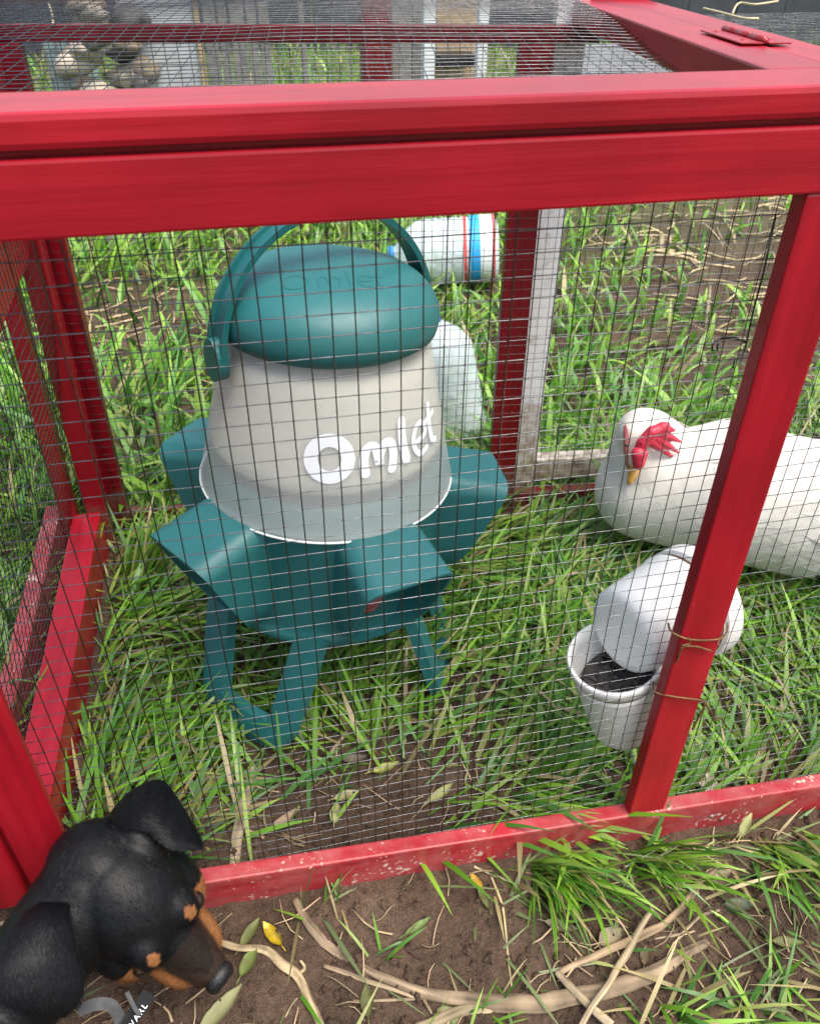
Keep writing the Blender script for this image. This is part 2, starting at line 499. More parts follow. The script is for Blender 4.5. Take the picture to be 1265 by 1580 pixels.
# hinge lying over the joint of the two cross beams
hinge_m = plain('red_painted_metal', (0.27, 0.012, 0.018), 0.42, 0.5, 0.15, 80.0)
hd = Vector((dx, 1.0, 0)).normalized(); hs = Vector((hd.y, -hd.x, 0))
hc = at(1146, 57, z=0.8262)
hinge = beam('hinge', hc - hd * 0.050 - hs * 0.021, hc + hd * 0.050 - hs * 0.021, hs * 0.019, (0, 0, 0.0013), hinge_m, None, 0.0004); child(hinge, run)
lf = beam('hinge_leaf', hc - hd * 0.050 + hs * 0.003, hc + hd * 0.050 + hs * 0.003, hs * 0.019, (0, 0, 0.0013), hinge_m, None, 0.0004); child(lf, hinge)
mb = MB()
for k in range(3):
    a = hc + hd * (-0.046 + 0.031 * k) + Vector((0, 0, 0.0026)); mb.tube([a, a + hd * 0.0295], 0.0028, 12)
mb.tube([hc - hd * 0.049 + Vector((0, 0, 0.0022)), hc + hd * 0.049 + Vector((0, 0, 0.0022))], 0.0020, 10)
kn = mb.obj('hinge_knuckle', hinge_m, None); child(kn, hinge)
for sx in (-1, 1):
    for k in (-1, 1):
        q = hc + hd * (0.032 * k) + hs * (0.0115 * sx) + Vector((0, 0, 0.0012))
        scw = MB().add(lathe_data([(0.0, 0.0012), (0.003, 0.001), (0.0042, 0.0)], 12)).obj('hinge_screw', hinge_m, None)
        scw.data.transform(Matrix.Translation(q)); child(scw, hinge)

# ---- back panel (set slightly askew to the front, as the run stands)
yb = lambda x: 0.705 - 0.115 * x
def bk(x, z, off=0.0): return Vector((x, yb(x) + off, z))
beam('back_top_rail', bk(-0.36, 0.783), bk(0.47, 0.777), (0.002, 0.02, 0), (0, 0, 0.020), RWS[0], run, 0.002)
beam('back_bottom_rail', bk(-0.36, -0.012), bk(1.1, -0.012), (0.002, 0.02, 0), (0, 0, 0.048), RWMS[0], run, 0.002)
beam('back_post', bk(-0.3470, 0.036), bk(-0.330, 0.783), (0.046, -0.0053, 0), (0.002, 0.02, 0), RWMS[2], run, 0.002)
beam('back_post', bk(0.3640, 0.036), bk(0.3610, 0.776), (0.047, -0.0054, 0), (0.002, 0.02, 0), RWMS[2], run, 0.002)
bw = lambda u, v, k: bk(u, v, -0.003 - 0.0012 * k + 0.002 * mnoise.noise(Vector((u * 6, v * 6, 9))))
wires('back_wire_mesh', bw, [-0.345 + i * S for i in range(0, 90)], [0.005 + j * S for j in range(0, 50)], WR, run, 30, 20)
# corner post inside, bottom batten, side rails
beam('corner_post', (-0.361, 0.692, 0.0), (-0.341, 0.692, 0.80), (0.034, 0, 0), (0, 0.036, 0), RWMS[2], run, 0.003)
beam('side_post', (-0.402, 0.680, 0.0), (-0.375, 0.680, 0.80), (0.024, 0, 0), (0, 0.04, 0), RW[2], run, 0.003)
beam('side_batten', (-0.379, 0.012, -0.02), (-0.379, 0.690, -0.02), (0.044, 0, 0), (0, 0, 0.100), RWB, run, 0.002)
beam('side_bottom_rail', (-0.428, 0.0, 0.02), (-0.428, 0.72, 0.02), (0.027, 0, 0), (0, 0, 0.064), RWD[1], run, 0.002)
beam('side_middle_rail', (-0.345, 0.02, 0.482), (-0.345, 0.692, 0.530), (0.015, 0, 0), (0, 0, 0.13), RW[1], run, 0.002)
def sw(u, v, k):
    t = (v - 0.07) / 0.72
    xx = -0.3815 + 0.062 * min(1.0, t / 0.55)
    return Vector((xx + 0.0012 * k + 0.002 * mnoise.noise(Vector((u * 6, v * 6, 2))), u, v))


wires('side_wire_mesh', sw, [0.004 + i * S for i in range(0, 44)], [0.078 + j * S for j in range(0, 45)], WR, run, 16, 26)
# cut wire end and hook hanging inside the right post
mb = MB()
mb.tube([at(a, b, y=0.03) for a, b in ((1197, 330), (1178, 420), (1162, 480), (1150, 535), (1141, 560), (1134, 552), (1131, 568))], 0.0009, 5)
mb.tube([at(a, b, y=0.03) for a, b in ((1150, 528), (1133, 520), (1112, 522), (1100, 528), (1098, 540), (1106, 541), (1107, 528))], 0.0009, 5)
mb.obj('wire_hook', WIRE, run)

# ================================================================== FEEDER
feeder = empty('poultry_feeder', (0.017, 0.36, 0.0))
tag(feeder, 'teal and milky white poultry feeder with domed lid and handle inside the run', 'feeder')
FX = Matrix.Translation((0.017, 0.36, 0.0)) @ Matrix.Rotation(0.06, 4, 'Y')
A0 = R(-73)                                             # direction of the logo and of one port


def fobj(mb, name, mat, smooth=True):
    return child(mb.obj(name, mat, None, smooth, FX), feeder)


ZB, RB, ZL, RL = 0.342, 0.160, 0.540, 0.117
def hop_r(z): return RB + (RL - RB) * (z - ZB) / (ZL - ZB)


base = fobj(MB().add(lathe_data([(0.0, 0.146), (0.128, 0.146), (0.140, 0.149), (0.1480, 0.156), (0.1500, 0.165), (0.1485, 0.171), (0.1460, 0.174), (0.1460, 0.184), (0.1470, 0.230), (0.1500, 0.290), (0.1545, 0.332), (0.1555, 0.340), (0.150, 0.344), (0.10, 0.344), (0.0, 0.344)], 96)), 'base', TEAL)


def milky(name):
    m, n, l, b = nmat(name)
    b.inputs['Base Color'].default_value = (0.90, 0.90, 0.875, 1); b.inputs['Roughness'].default_value = 0.33
    v = coords(n, l, (1, 1, 1)); tr = n.new('ShaderNodeBsdfTransparent'); tr.inputs['Color'].default_value = (0.93, 0.95, 0.93, 1)
    tl = n.new('ShaderNodeBsdfTranslucent'); tl.inputs['Color'].default_value = (0.82, 0.82, 0.78, 1)
    m1 = n.new('ShaderNodeMixShader'); m1.inputs['Fac'].default_value = 0.30
    m2 = n.new('ShaderNodeMixShader'); m2.inputs['Fac'].default_value = 0.58
    l.new(b.outputs['BSDF'], m1.inputs[1]); l.new(tl.outputs['BSDF'], m1.inputs[2])
    l.new(m1.outputs['Shader'], m2.inputs[1]); l.new(tr.outputs['BSDF'], m2.inputs[2])
    l.new(m2.outputs['Shader'], n['Material Output'].inputs['Surface'])
    return m


hp = [(RB - 0.002, ZB - 0.008), (RB + 0.0012, ZB - 0.006), (RB + 0.0012, ZB - 0.002), (RB, ZB)]
hp += [(hop_r(z), z) for z in np.linspace(ZB + 0.012, ZL, 10)]
hopper = fobj(MB().add(lathe_data(hp, 128)), 'hopper', milky('milky_plastic'))
fobj(MB().tube([Vector(((RB + 0.0010) * math.cos(a), (RB + 0.0010) * math.sin(a), ZB - 0.006)) for a in np.linspace(0, 2 * math.pi, 129)], 0.0016, 8, False), 'hopper_rim', plain('rim_plastic', (0.80, 0.82, 0.80), 0.35))
feed_m = plain('grain_feed', (0.60, 0.57, 0.51), 0.9, 0.2, 0.15, 180.0, 0.0, 0.5)
fp = [(0.0, ZB + 0.020), (0.110, ZB + 0.022), (hop_r(ZB + 0.050) - 0.012, ZB + 0.044), (hop_r(ZB + 0.056) - 0.004, ZB + 0.054)]
fp += [(hop_r(z) - 0.003, z) for z in np.linspace(ZB + 0.065, ZB + 0.175, 6)] + [(0.0, ZB + 0.18)]
fobj(MB().add(lathe_data([(hop_r(ZB) - 0.006, ZB - 0.004), (hop_r(ZB + 0.03) - 0.005, ZB + 0.028), (hop_r(ZB) - 0.018, ZB + 0.031), (0.10, ZB + 0.020)], 64)), 'base_collar', TEAL)
feed = fobj(MB().add(lathe_data(fp, 64)), 'feed_fill', feed_m)

lid = fobj(MB().add(lathe_data([(0.114, 0.536), (0.1225, 0.5345), (0.1262, 0.5375), (0.1285, 0.546), (0.1290, 0.553), (0.1268, 0.564), (0.1215, 0.575), (0.111, 0.586), (0.097, 0.5945), (0.078, 0.6005), (0.055, 0.604), (0.028, 0.606), (0.0, 0.6065)], 128)), 'lid', TEAL)


def lid_z(r):
    prof = [(0.0, 0.6065), (0.028, 0.606), (0.055, 0.604), (0.078, 0.6005), (0.097, 0.5945), (0.111, 0.586), (0.1215, 0.575)]
    for (r0, z0), (r1, z1) in zip(prof, prof[1:]):
        if r <= r1: return z0 + (z1 - z0) * (r - r0) / (r1 - r0)
    return 0.575


def ribbon(mb, pts, w, conv, n=8):
    """Rounded stroke of width w along 2-D points, carried onto a surface by conv(u, v)."""
    P = cat_rom([(a, b, 0) for a, b in pts], n)
    L = []
    for i, p in enumerate(P):
        t = P[min(i + 1, len(P) - 1)] - P[max(i - 1, 0)]
        t = t.normalized() if t.length > 1e-9 else Vector((1, 0, 0))
        L.append((p, Vector((-t.y, t.x, 0)), t))
    rows = []
    p, nrm, t = L[0]
    for k in range(5, 0, -1): rows.append((p - t * (w / 2) * math.sin(k * math.pi / 12), nrm, w / 2 * math.cos(k * math.pi / 12)))
    rows += [(p_, n_, w / 2) for p_, n_, t_ in L]
    p, nrm, t = L[-1]
    for k in range(1, 6): rows.append((p + t * (w / 2) * math.sin(k * math.pi / 12), nrm, w / 2 * math.cos(k * math.pi / 12)))
    V, F = [], []
    for p_, n_, h in rows:
        for s in (-1, 0, 1):
            q = p_ + n_ * h * s; V.append(conv(q.x, q.y))
    for i in range(len(rows) - 1):
        for j in range(2): F.append((i * 3 + j, i * 3 + j + 1, (i + 1) * 3 + j + 1, (i + 1) * 3 + j))
    mb.add((V, F))


def ell(cx, cy, rx, ry, a0=0, a1=360, n=14):
    return [(cx + rx * math.cos(R(a0 + (a1 - a0) * i / n)), cy + ry * math.sin(R(a0 + (a1 - a0) * i / n))) for i in range(n + 1)]


LETTERS = [  # strokes in letter units (about 1 = cap height), with stroke width
    (ell(0.46, 0.44, 0.36, 0.38), 0.27),
    ([(1.14, 0.08), (1.12, 0.36), (1.20, 0.60), (1.36, 0.60), (1.42, 0.38), (1.44, 0.26), (1.46, 0.42), (1.58, 0.62), (1.72, 0.60), (1.76, 0.36), (1.70, 0.06)], 0.19),
    ([(2.03, 0.96), (2.01, 0.55), (2.07, 0.14)], 0.21),
    ([(2.36, 0.38), (2.50, 0.41), (2.68, 0.46), (2.72, 0.60), (2.60, 0.75), (2.42, 0.70), (2.31, 0.50), (2.33, 0.26), (2.48, 0.10), (2.70, 0.15)], 0.125),
    ([(2.95, 0.98), (2.91, 0.55), (2.95, 0.22), (3.08, 0.14)], 0.16), ([(2.78, 0.70), (3.12, 0.76)], 0.13)]
CAPH = 0.060


def on_hopper(off):
    def f(u, v):
        z = 0.412 + v * CAPH * 0.92
        a = R(-107) + (u * CAPH) / 0.147
        r = hop_r(z) + off
        return Vector((r * math.cos(a), r * math.sin(a), z))
    return f


mb = MB()
for k, (pts, w) in enumerate(LETTERS): ribbon(mb, pts, w, on_hopper(0.0008 + 0.0002 * (k % 2)))
fobj(mb, 'logo', LOGO)['label'] = 'white Omlet lettering on the hopper'


def on_lid(u, v):
    ax = R(-95); ux, uy = math.cos(ax + math.pi / 2), math.sin(ax + math.pi / 2)
    x = (u - 1.6) * 0.036; y = -0.055 + (v - 0.4) * 0.038
    r = math.hypot(x, y); return Vector((x * 1.0, y, lid_z(r) + 0.0006))


mb = MB()
for pts, w in LETTERS: ribbon(mb, pts, 0.022, on_lid)
fobj(mb, 'lid_lettering', TEAL)

# handle: channel strap from pivot to pivot
PIV = R(25)
ha, hb = Vector((math.cos(PIV), math.sin(PIV), 0)), Vector((-math.sin(PIV), math.cos(PIV), 0))
mb = MB()
prof = [(-0.013, 0.0), (0.013, 0.0), (0.013, 0.007), (0.0095, 0.007), (0.0085, 0.003), (-0.0085, 0.003), (-0.0095, 0.007), (-0.013, 0.007)]
V, F = [], []
NS = 48
for i in range(NS + 1):
    th = math.pi * i / NS
    rx, rz = 0.1355, 0.137
    c = ha * (rx * math.cos(th)) + Vector((0, 0, 0.525 + rz * math.sin(th)))
    nrm = (ha * math.cos(th) / rx + Vector((0, 0, math.sin(th) / rz))).normalized()
    wsc = 1.0 + 0.35 * abs(math.cos(th)) ** 6
    for a, b in prof: V.append(c + hb * a * wsc + nrm * b)
n8 = len(prof)
for i in range(NS):
    for j in range(n8): F.append((i * n8 + j, i * n8 + (j + 1) % n8, (i + 1) * n8 + (j + 1) % n8, (i + 1) * n8 + j))
F.append(tuple(range(n8))); F.append(tuple(NS * n8 + j for j in range(n8 - 1, -1, -1)))
mb.add((V, F))
handle = fobj(mb, 'handle', TEAL_D, smooth=False)
for s in (1, -1):                                       # rounded pivot tabs
    V, F = [], []
    n = 20
    for k, off in enumerate((0.1335, 0.1475)):
        for j in range(n):
            th = 2 * math.pi * j / n
            V.append(ha * (s * off) + hb * (0.0178 * math.cos(th)) + Vector((0, 0, 0.521 + 0.0245 * math.sin(th))))
    F = [(j, (j + 1) % n, n + (j + 1) % n, n + j) for j in range(n)] + [tuple(range(n)), tuple(range(2 * n - 1, n - 1, -1))]
    tb = fobj(MB().add((V, F)), 'pivot_tab', TEAL_D, smooth=False)

# five hooded feeding ports
def port(ang):
    ca, sa = math.cos(ang), math.sin(ang)
    def W(r, t, z): return Vector((r * ca - t * sa, r * sa + t * ca, z))
    zlo, zhi, HW = 0.166, 0.3405, 0.057
    def section(ins):
        """Flat-topped chute section: rounded top corners, straight walls, bowl below."""
        w, top, lo, rc = HW - ins, zhi - ins, zlo + ins, max(0.006, 0.023 - ins); zm = 0.235
        P = [(-w + rc + (2 * w - 2 * rc) * i / 6, top) for i in range(7)]
        P += [(w - rc + rc * math.sin(a), top - rc + rc * math.cos(a)) for a in np.linspace(0.25, math.pi / 2, 6)]
        P += [(w, top - rc - (top - rc - zm) * i / 3) for i in range(1, 4)]
        P += [(w * math.cos(a), zm - (zm - lo) * math.sin(a)) for a in np.linspace(0.15, math.pi - 0.15, 15)]
        P += [(-w, zm + (top - rc - zm) * i / 3) for i in range(0, 4)]
        P += [(-w + rc - rc * math.cos(a), top - rc + rc * math.sin(a)) for a in np.linspace(0.25, math.pi / 2 - 0.2, 5)]
        return P
    def r_end(z): return 0.154 + 0.082 * max(0.0, (z - zlo) / (zhi - zlo)) ** 0.8
    def droop(r, z): return -0.22 * max(0.0, r - 0.150) * max(0.0, (z - zlo) / (zhi - zlo))
    S0 = section(0.0); n = len(S0); rings = []
    for s_ in np.linspace(0, 1, 8):                     # outer shell out to the slanted mouth
        rings.append([W(0.09 + (r_end(z) - 0.09) * s_, t * (0.92 + 0.08 * s_), z + droop(0.09 + (r_end(z) - 0.09) * s_, z)) for t, z in S0])
    for ins, back in ((0.0035, 0.0), (0.0045, 0.006), (0.010, 0.055)):
        ring = []
        for (t, z), (t0_, z0_) in zip(section(ins), S0):
            r = r_end(z0_) - back * (1.0 if back < 0.01 else 0.55 + 0.6 * max(0.0, (z0_ - zlo) / (zhi - zlo)))
            ring.append(W(r, t, z + droop(r, z0_)))
        rings.append(ring)
    V, F = [], []
    for rg in rings: V += rg
    for i in range(len(rings) - 1):
        for j in range(n): F.append((i * n + j, i * n + (j + 1) % n, (i + 1) * n + (j + 1) % n, (i + 1) * n + j))
    F.append(tuple((len(rings) - 1) * n + j for j in range(n)))
    o = fobj(MB().add((V, F)), 'port_hood', TEAL); o.data.set_sharp_from_angle(angle=R(42))
    V = []; F = []                                       # round feeding hole and its red flap ring
    hole = MB().add(lathe_data([(0.0, 0.0), (0.019, 0.0), (0.021, 0.002), (0.0225, 0.0), (0.0225, -0.006)], 28))
    ax = Vector((ca * 0.86, sa * 0.86, 0.5)).normalized()
    m = Matrix.Translation(W(0.146, -0.012, 0.236)) @ ax.to_track_quat('Z', 'Y').to_matrix().to_4x4()
    hole.V = [m @ v for v in hole.V]
    ho = fobj(hole, 'feeding_hole', PORT_RED); 
    return o


PORT_RED = plain('port_red', (0.20, 0.018, 0.012), 0.4, 0.5, 0.5, 70.0)
for k in range(5): port(A0 + R(72) * k)


def leg(ang, name='leg'):
    ca, sa = math.cos(ang), math.sin(ang)
    def W(r, t, z): return Vector((r * ca - t * sa, r * sa + t * ca, z))
    pts = [(0.125, -0.078, 0.175), (0.142, -0.073, 0.12), (0.160, -0.066, 0.06), (0.171, -0.060, 0.026), (0.177, -0.047, 0.012), (0.179, 0.0, 0.009),
           (0.177, 0.047, 0.012), (0.171, 0.060, 0.026), (0.160, 0.066, 0.06), (0.142, 0.073, 0.12), (0.125, 0.078, 0.175)]
    P = cat_rom([W(*p) for p in pts], 4)
    V, F = [], []
    k = len(P); out = Vector((ca, sa, 0.25)).normalized()
    for i in range(k):
        t = (P[min(i + 1, k - 1)] - P[max(i - 1, 0)]).normalized()
        o = (out - t * out.dot(t)).normalized(); s_ = t.cross(o)
        for a, b in ((-0.0235, -0.007), (-0.0200, 0.007), (0.0, 0.011), (0.0200, 0.007), (0.0235, -0.007), (0.0, -0.004)):
            V.append(P[i] + s_ * a + o * b)
    for i in range(k - 1):
        for j in range(6): F.append((i * 6 + j, i * 6 + (j + 1) % 6, (i + 1) * 6 + (j + 1) % 6, (i + 1) * 6 + j))
    F.append(tuple(range(6))); F.append(tuple((k - 1) * 6 + j for j in range(5, -1, -1)))
    o = fobj(MB().add((V, F)), name, TEAL); o.data.set_sharp_from_angle(angle=R(50)); return o


for a in (-137, -17, 103): leg(R(a))

# ================================================================== POT AND CUP TIED TO THE POST
def aligned(p, axis):
    return Matrix.Translation(Vector(p)) @ Vector(axis).normalized().to_track_quat('Z', 'Y').to_matrix().to_4x4()


cup_c = at(948, 1012, y=0.058)
cup_ax = (at(948, 1012, y=0.058) - at(962, 1150, y=0.066)).normalized()
cup = empty('plastic_cup', tuple(cup_c - cup_ax * 0.13))
tag(cup, 'white plastic cup with dark feed in it, wired upright to the post', 'cup')
H = 0.146
prof = [(0.0, -H), (0.030, -H), (0.036, -H + 0.004), (0.0385, -H + 0.012), (0.0500, -0.030), (0.0512, -0.024), (0.0490, -0.021), (0.0490, -0.016), (0.0535, -0.014), (0.0540, -0.001), (0.0525, 0.0012), (0.0495, 0.0), (0.0485, -0.018), (0.044, -0.058), (0.0, -0.060)]
o = MB().add(lathe_data(prof, 64)).obj('cup_body', WHITE_PL, None, True, aligned(cup_c, cup_ax)); child(o, cup)
mb = MB()
for k in range(70):
    a = random.uniform(0, 6.283); r = 0.041 * math.sqrt(random.random()); s = random.uniform(0.004, 0.0085)
    mb.add(([Vector((r * math.cos(a), r * math.sin(a), -0.046 + 0.10 * r * math.cos(a - 2.4) + random.uniform(-0.004, 0.004))) + Vector(q) * s for q in ((1, 0, 0), (-0.6, 0.9, 0), (-0.6, -0.9, 0), (0, 0, 1.0), (0.2, 0.1, -0.8))], [(0, 1, 3), (1, 2, 3), (2, 0, 3), (1, 0, 4), (2, 1, 4), (0, 2, 4)]))
mb.add(lathe_data([(0.0, -0.047), (0.043, -0.049)], 32))
o = mb.obj('feed', plain('dark_feed', (0.07, 0.062, 0.06), 0.7, 0.4, 0.4, 100), None, False, aligned(cup_c, cup_ax)); child(o, cup)

pa = at(988, 962, y=0.075); pb = at(1118, 905, y=0.115)
pot_ax = (pb - pa).normalized()
pot = empty('plastic_pot', tuple(pa))
tag(pot, 'larger white plastic pot lying tilted above the cup, its rim behind the post', 'pot')
LN = 0.150
prof = [(0.0, -0.031), (0.038, -0.032), (0.0455, -0.030), (0.0500, -0.025), (0.0520, -0.016), (0.0625, 0.048), (0.0650, 0.052), (0.0650, 0.056), (0.0615, 0.058), (0.0615, 0.066), (0.0665, 0.068), (0.0680, 0.088), (0.0655, 0.091), (0.0620, 0.088), (0.0590, 0.060), (0.0490, -0.012), (0.0, -0.024)]
o = MB().add(lathe_data(prof, 72)).obj('pot_body', WHITE_PL, None, True, aligned(pa, pot_ax)); child(o, pot); o.data.set_sharp_from_angle(angle=R(38))

def wire_tie(paths, label, rad=0.0011):
    t = MB()
    for p in paths: t.tube(cat_rom(p, 5), rad, 6)
    o = t.obj('wire_tie', RUST, None); return tag(o, label, 'wire', 'rusty wires tying the pot and the cup to the post')


def ring_pts(c, ax, r, z, a0=0, a1=360, n=28):
    m = aligned(c, ax); return [m @ Vector((r * math.cos(R(a0 + (a1 - a0) * i / n)), r * math.sin(R(a0 + (a1 - a0) * i / n)), z)) for i in range(n + 1)]


yw = YF - 0.0022
wire_tie([ring_pts(pa, pot_ax, 0.0630, 0.062),
          [at(1031, 962, y=0.004), at(1036, 975, y=-0.010), at(1060, 986, y=yw), at(1090, 988, y=yw), at(1112, 985, y=yw), at(1121, 975, y=-0.004), at(1122, 962, y=0.01)],
          [at(1062, 984, y=yw), at(1064, 993, y=yw - 0.001), at(1052, 997, y=yw), at(1075, 998, y=yw), at(1098, 1005, y=yw)],
          [at(1052, 998, y=yw), at(1045, 1018, y=yw + .003), at(1036, 1035, y=-0.012), at(1031, 1062, y=-0.010)]],
         'upper rusty wire tying the tilted pot to the post')
wire_tie([ring_pts(cup_c, cup_ax, 0.0505, -0.0185),
          [at(1007, 1046, y=0.02), at(1008, 1062, y=-0.004), at(1015, 1070, y=-0.012), at(1045, 1076, y=yw), at(1083, 1081, y=yw), at(1089, 1087, y=-0.01), at(1098, 1102, y=0.012), at(1102, 1112, y=0.02), at(1112, 1108, y=0.03), at(1125, 1126, y=0.05), at(1150, 1146, y=0.08)],
          [at(1088, 1084, y=yw), at(1083, 1098, y=yw), at(1068, 1126, y=yw)]],
         'lower rusty wire tying the upright cup to the post')

# ================================================================== THINGS BEHIND THE RUN
WEATHER = plain('weathered_wood', (0.28, 0.20, 0.12), 0.8, 0.2, 0.45, 60.0, 0.0, 0.6)


def white_paint():
    m, n, l, b = nmat('worn_white_paint')
    v = coords(n, l, (1, 1, 1)); f = noise(n, l, v, 45.0, 5.0, 0.7)
    sep = n.new('ShaderNodeSeparateXYZ'); tc = n.new('ShaderNodeTexCoord'); l.new(tc.outputs['Object'], sep.inputs['Vector'])
    mr = n.new('ShaderNodeMapRange'); mr.inputs['From Min'].default_value = 0.30; mr.inputs['From Max'].default_value = 0.03; mr.inputs['To Max'].default_value = 0.42
    l.new(sep.outputs['Z'], mr.inputs['Value'])
    ad = n.new('ShaderNodeMath'); ad.operation = 'ADD'; l.new(f, ad.inputs[0]); l.new(mr.outputs['Result'], ad.inputs[1])
    rp = ramp(n, [(0.55, (0.80, 0.79, 0.80)), (0.80, (0.42, 0.36, 0.28)), (1.0, (0.16, 0.11, 0.07))]); l.new(ad.outputs['Value'], rp.inputs['Fac'])
    l.new(rp.outputs['Color'], b.inputs['Base Color']); b.inputs['Roughness'].default_value = 0.65; bump(n, l, b, f, 0.3, 0.002)
    return m


WPAINT = white_paint()
frame = empty('garden_frame', (0.47, 0.70, 0.0))
tag(frame, 'white painted wooden frame with muddy lower rail standing behind the run', 'frame')
wp0 = at(820, 735, y=0.70); wp1 = at(845, 330, y=0.70)
beam('frame_post', (0.4135, 0.683, 0.0), (0.4165, 0.683, 0.86), (0.045, -0.004, 0), (0.002, 0.02, 0), WPAINT, frame, 0.002)
beam('frame_rail', (0.459, 0.679, 0.045), (1.15, 0.600, 0.045), (0.002, 0.03, 0), (0, 0, 0.045), WPAINT, frame, 0.003)


def clear_plastic():
    m, n, l, b = nmat('clear_bottle')
    b.inputs['Base Color'].default_value = (0.82, 0.90, 0.93, 1); b.inputs['Roughness'].default_value = 0.18
    v = coords(n, l, (1, 1, 1)); f = noise(n, l, v, 28.0, 3.0); bump(n, l, b, f, 0.5, 0.012)
    tr = n.new('ShaderNodeBsdfTransparent'); tr.inputs['Color'].default_value = (0.93, 0.97, 0.98, 1)
    mx = n.new('ShaderNodeMixShader'); mx.inputs['Fac'].default_value = 0.42
    l.new(b.outputs['BSDF'], mx.inputs[1]); l.new(tr.outputs['BSDF'], mx.inputs[2]); l.new(mx.outputs['Shader'], n['Material Output'].inputs['Surface'])
    return m


CLEAR = clear_plastic()


def bottle(base_p, axis, rad, length, label, band=True):
    e = empty('water_bottle', tuple(base_p)); tag(e, label, 'bottle', 'clear plastic bottles in the grass behind the run')
    prof = [(0.0, 0.006), (rad * 0.78, 0.0), (rad * 0.97, 0.012)]
    nr = 8
    for k in range(nr):
        z = 0.02 + (length * 0.66 - 0.02) * k / (nr - 1); prof += [(rad, z), (rad * 0.965, z + length * 0.03)]
    prof += [(rad * 0.95, length * 0.74), (rad * 0.72, length * 0.84), (rad * 0.36, length * 0.92), (rad * 0.22, length * 0.945), (rad * 0.22, length)]
    m = aligned(base_p, axis)
    child(MB().add(lathe_data(prof, 40)).obj('bottle_body', CLEAR, None, True, m), e)
    child(MB().add(lathe_data([(0.0, length + 0.004), (rad * 0.25, length + 0.003), (rad * 0.25, length - 0.016)], 20)).obj('cap', plain('bottle_cap', (0.05, 0.25, 0.6), 0.4), None, True, m), e)
    if band:
        for z0, z1, c in ((0.055, 0.085, (0.02, 0.34, 0.75)), (0.095, 0.104, (0.65, 0.06, 0.06)), (0.012, 0.020, (0.65, 0.06, 0.06)), (0.020, 0.055, (0.85, 0.86, 0.88))):
            child(MB().add(lathe_data([(rad * 1.012, z0), (rad * 1.012, z1)], 40)).obj('label_band', plain('label_print', c, 0.5), None, True, m), e)
    return e


b1 = at(768, 383, y=1.80); b1b = at(640, 390, y=1.86)
bottle(b1, (b1b - b1), 0.098, 0.33, 'clear plastic bottle with blue and red bands lying in the grass')
b2 = atg(700, 668, 0.0); b2.z = zg(b2.x, b2.y)
bottle(b2, (-0.18, 0.15, 1.0), 0.075, 0.27, 'plain clear plastic bottle standing close behind the feeder', False)

# ---- far things seen under the roof, some metres away
GREYW = plain('grey_boards', (0.20, 0.19, 0.175), 0.85, 0.2, 0.3, 25.0, 0.0, 0.5)
OFFW = plain('offwhite_panel', (0.40, 0.41, 0.43), 0.6, 0.3, 0.12, 8.0)
WPOST = plain('white_post_paint', (0.62, 0.64, 0.66), 0.6, 0.3, 0.1, 8.0)
TANW = plain('tan_wood', (0.42, 0.30, 0.17), 0.8, 0.2, 0.25, 20.0)
DARKW = plain('dark_shed_boards', (0.045, 0.05, 0.06), 0.8, 0.3, 0.25, 5.0)
GLASSB = plain('cold_frame_pane', (0.23, 0.32, 0.33), 0.25, 0.5, 0.25, 6.0)


def far_box(name, x0, x1, y, z1, d, mat, label, cat, parent=None):
    a = at(x0, 100, y=y); b = at(x1, 100, y=y)
    o = box(name, (a.x, y, -0.03), (b.x, y + d, z1), mat, parent, 0.004)
    if parent is None: tag(o, label, cat)
    return o


cf = empty('cold_frame', tuple(at(105, 100, y=3.5))); tag(cf, 'blue grey glazed cold frame at the far left under the roof wire', 'cold frame')
far_box('frame_body', 72, 132, 3.5, 0.52, 0.4, GLASSB, '', '', cf)
for k in range(4): far_box('frame_bar', 72 + 19 * k, 75 + 19 * k, 3.485, 0.53, 0.012, GREYW, '', '', cf)
# stone heap
hp_ = at(165, 100, y=3.3); heap = empty('stone_heap', (hp_.x, 3.3, 0)); tag(heap, 'heap of grey and brown stones beside the pale panel far back', 'stone heap')
STONE = [plain('stone_a', (0.24, 0.19, 0.14), 0.85, 0.2, 0.35, 30.0), plain('stone_b', (0.13, 0.12, 0.11), 0.85, 0.2, 0.35, 30.0), plain('stone_c', (0.36, 0.31, 0.24), 0.85, 0.2, 0.3, 30.0)]
for k in range(34):
    bm = bmesh.new(); bmesh.ops.create_icosphere(bm, subdivisions=2, radius=1.0)
    s = random.uniform(0.05, 0.09)
    for v in bm.verts: v.co *= s * (1 + 0.7 * mnoise.noise(v.co * 1.1 + Vector((k * 3.1, 0, 0)))); v.co.z *= 0.6
    bmesh.ops.translate(bm, verts=bm.verts, vec=(hp_.x + random.uniform(-0.13, 0.16), 3.3 + random.uniform(-0.12, 0.15), 0.04 + 0.62 * (k / 34)))
    me = bpy.data.meshes.new('stone'); bm.to_mesh(me); bm.free(); child(link('stone', me, STONE[k % 3], None, True), heap)
far_box('pale_panel', 196, 308, 3.4, 0.78, 0.03, OFFW, 'pale grey white panel leaning upright behind the run roof', 'panel')
far_box('tan_stake', 309, 317, 3.38, 0.82, 0.03, TANW, 'thin tan wooden stake beside the pale panel', 'stake')
fence = empty('board_fence', tuple(at(370, 100, y=4.1))); tag(fence, 'weathered grey upright boards of a low fence far behind', 'fence')
for a, b, h in ((322, 341, .62), (344, 358, .7), (362, 384, .66), (387, 402, .72), (405, 421, .6), (466, 474, .6), (606, 640, .75)):
    far_box('board', a, b, 4.1, h, 0.025, GREYW, '', '', fence)
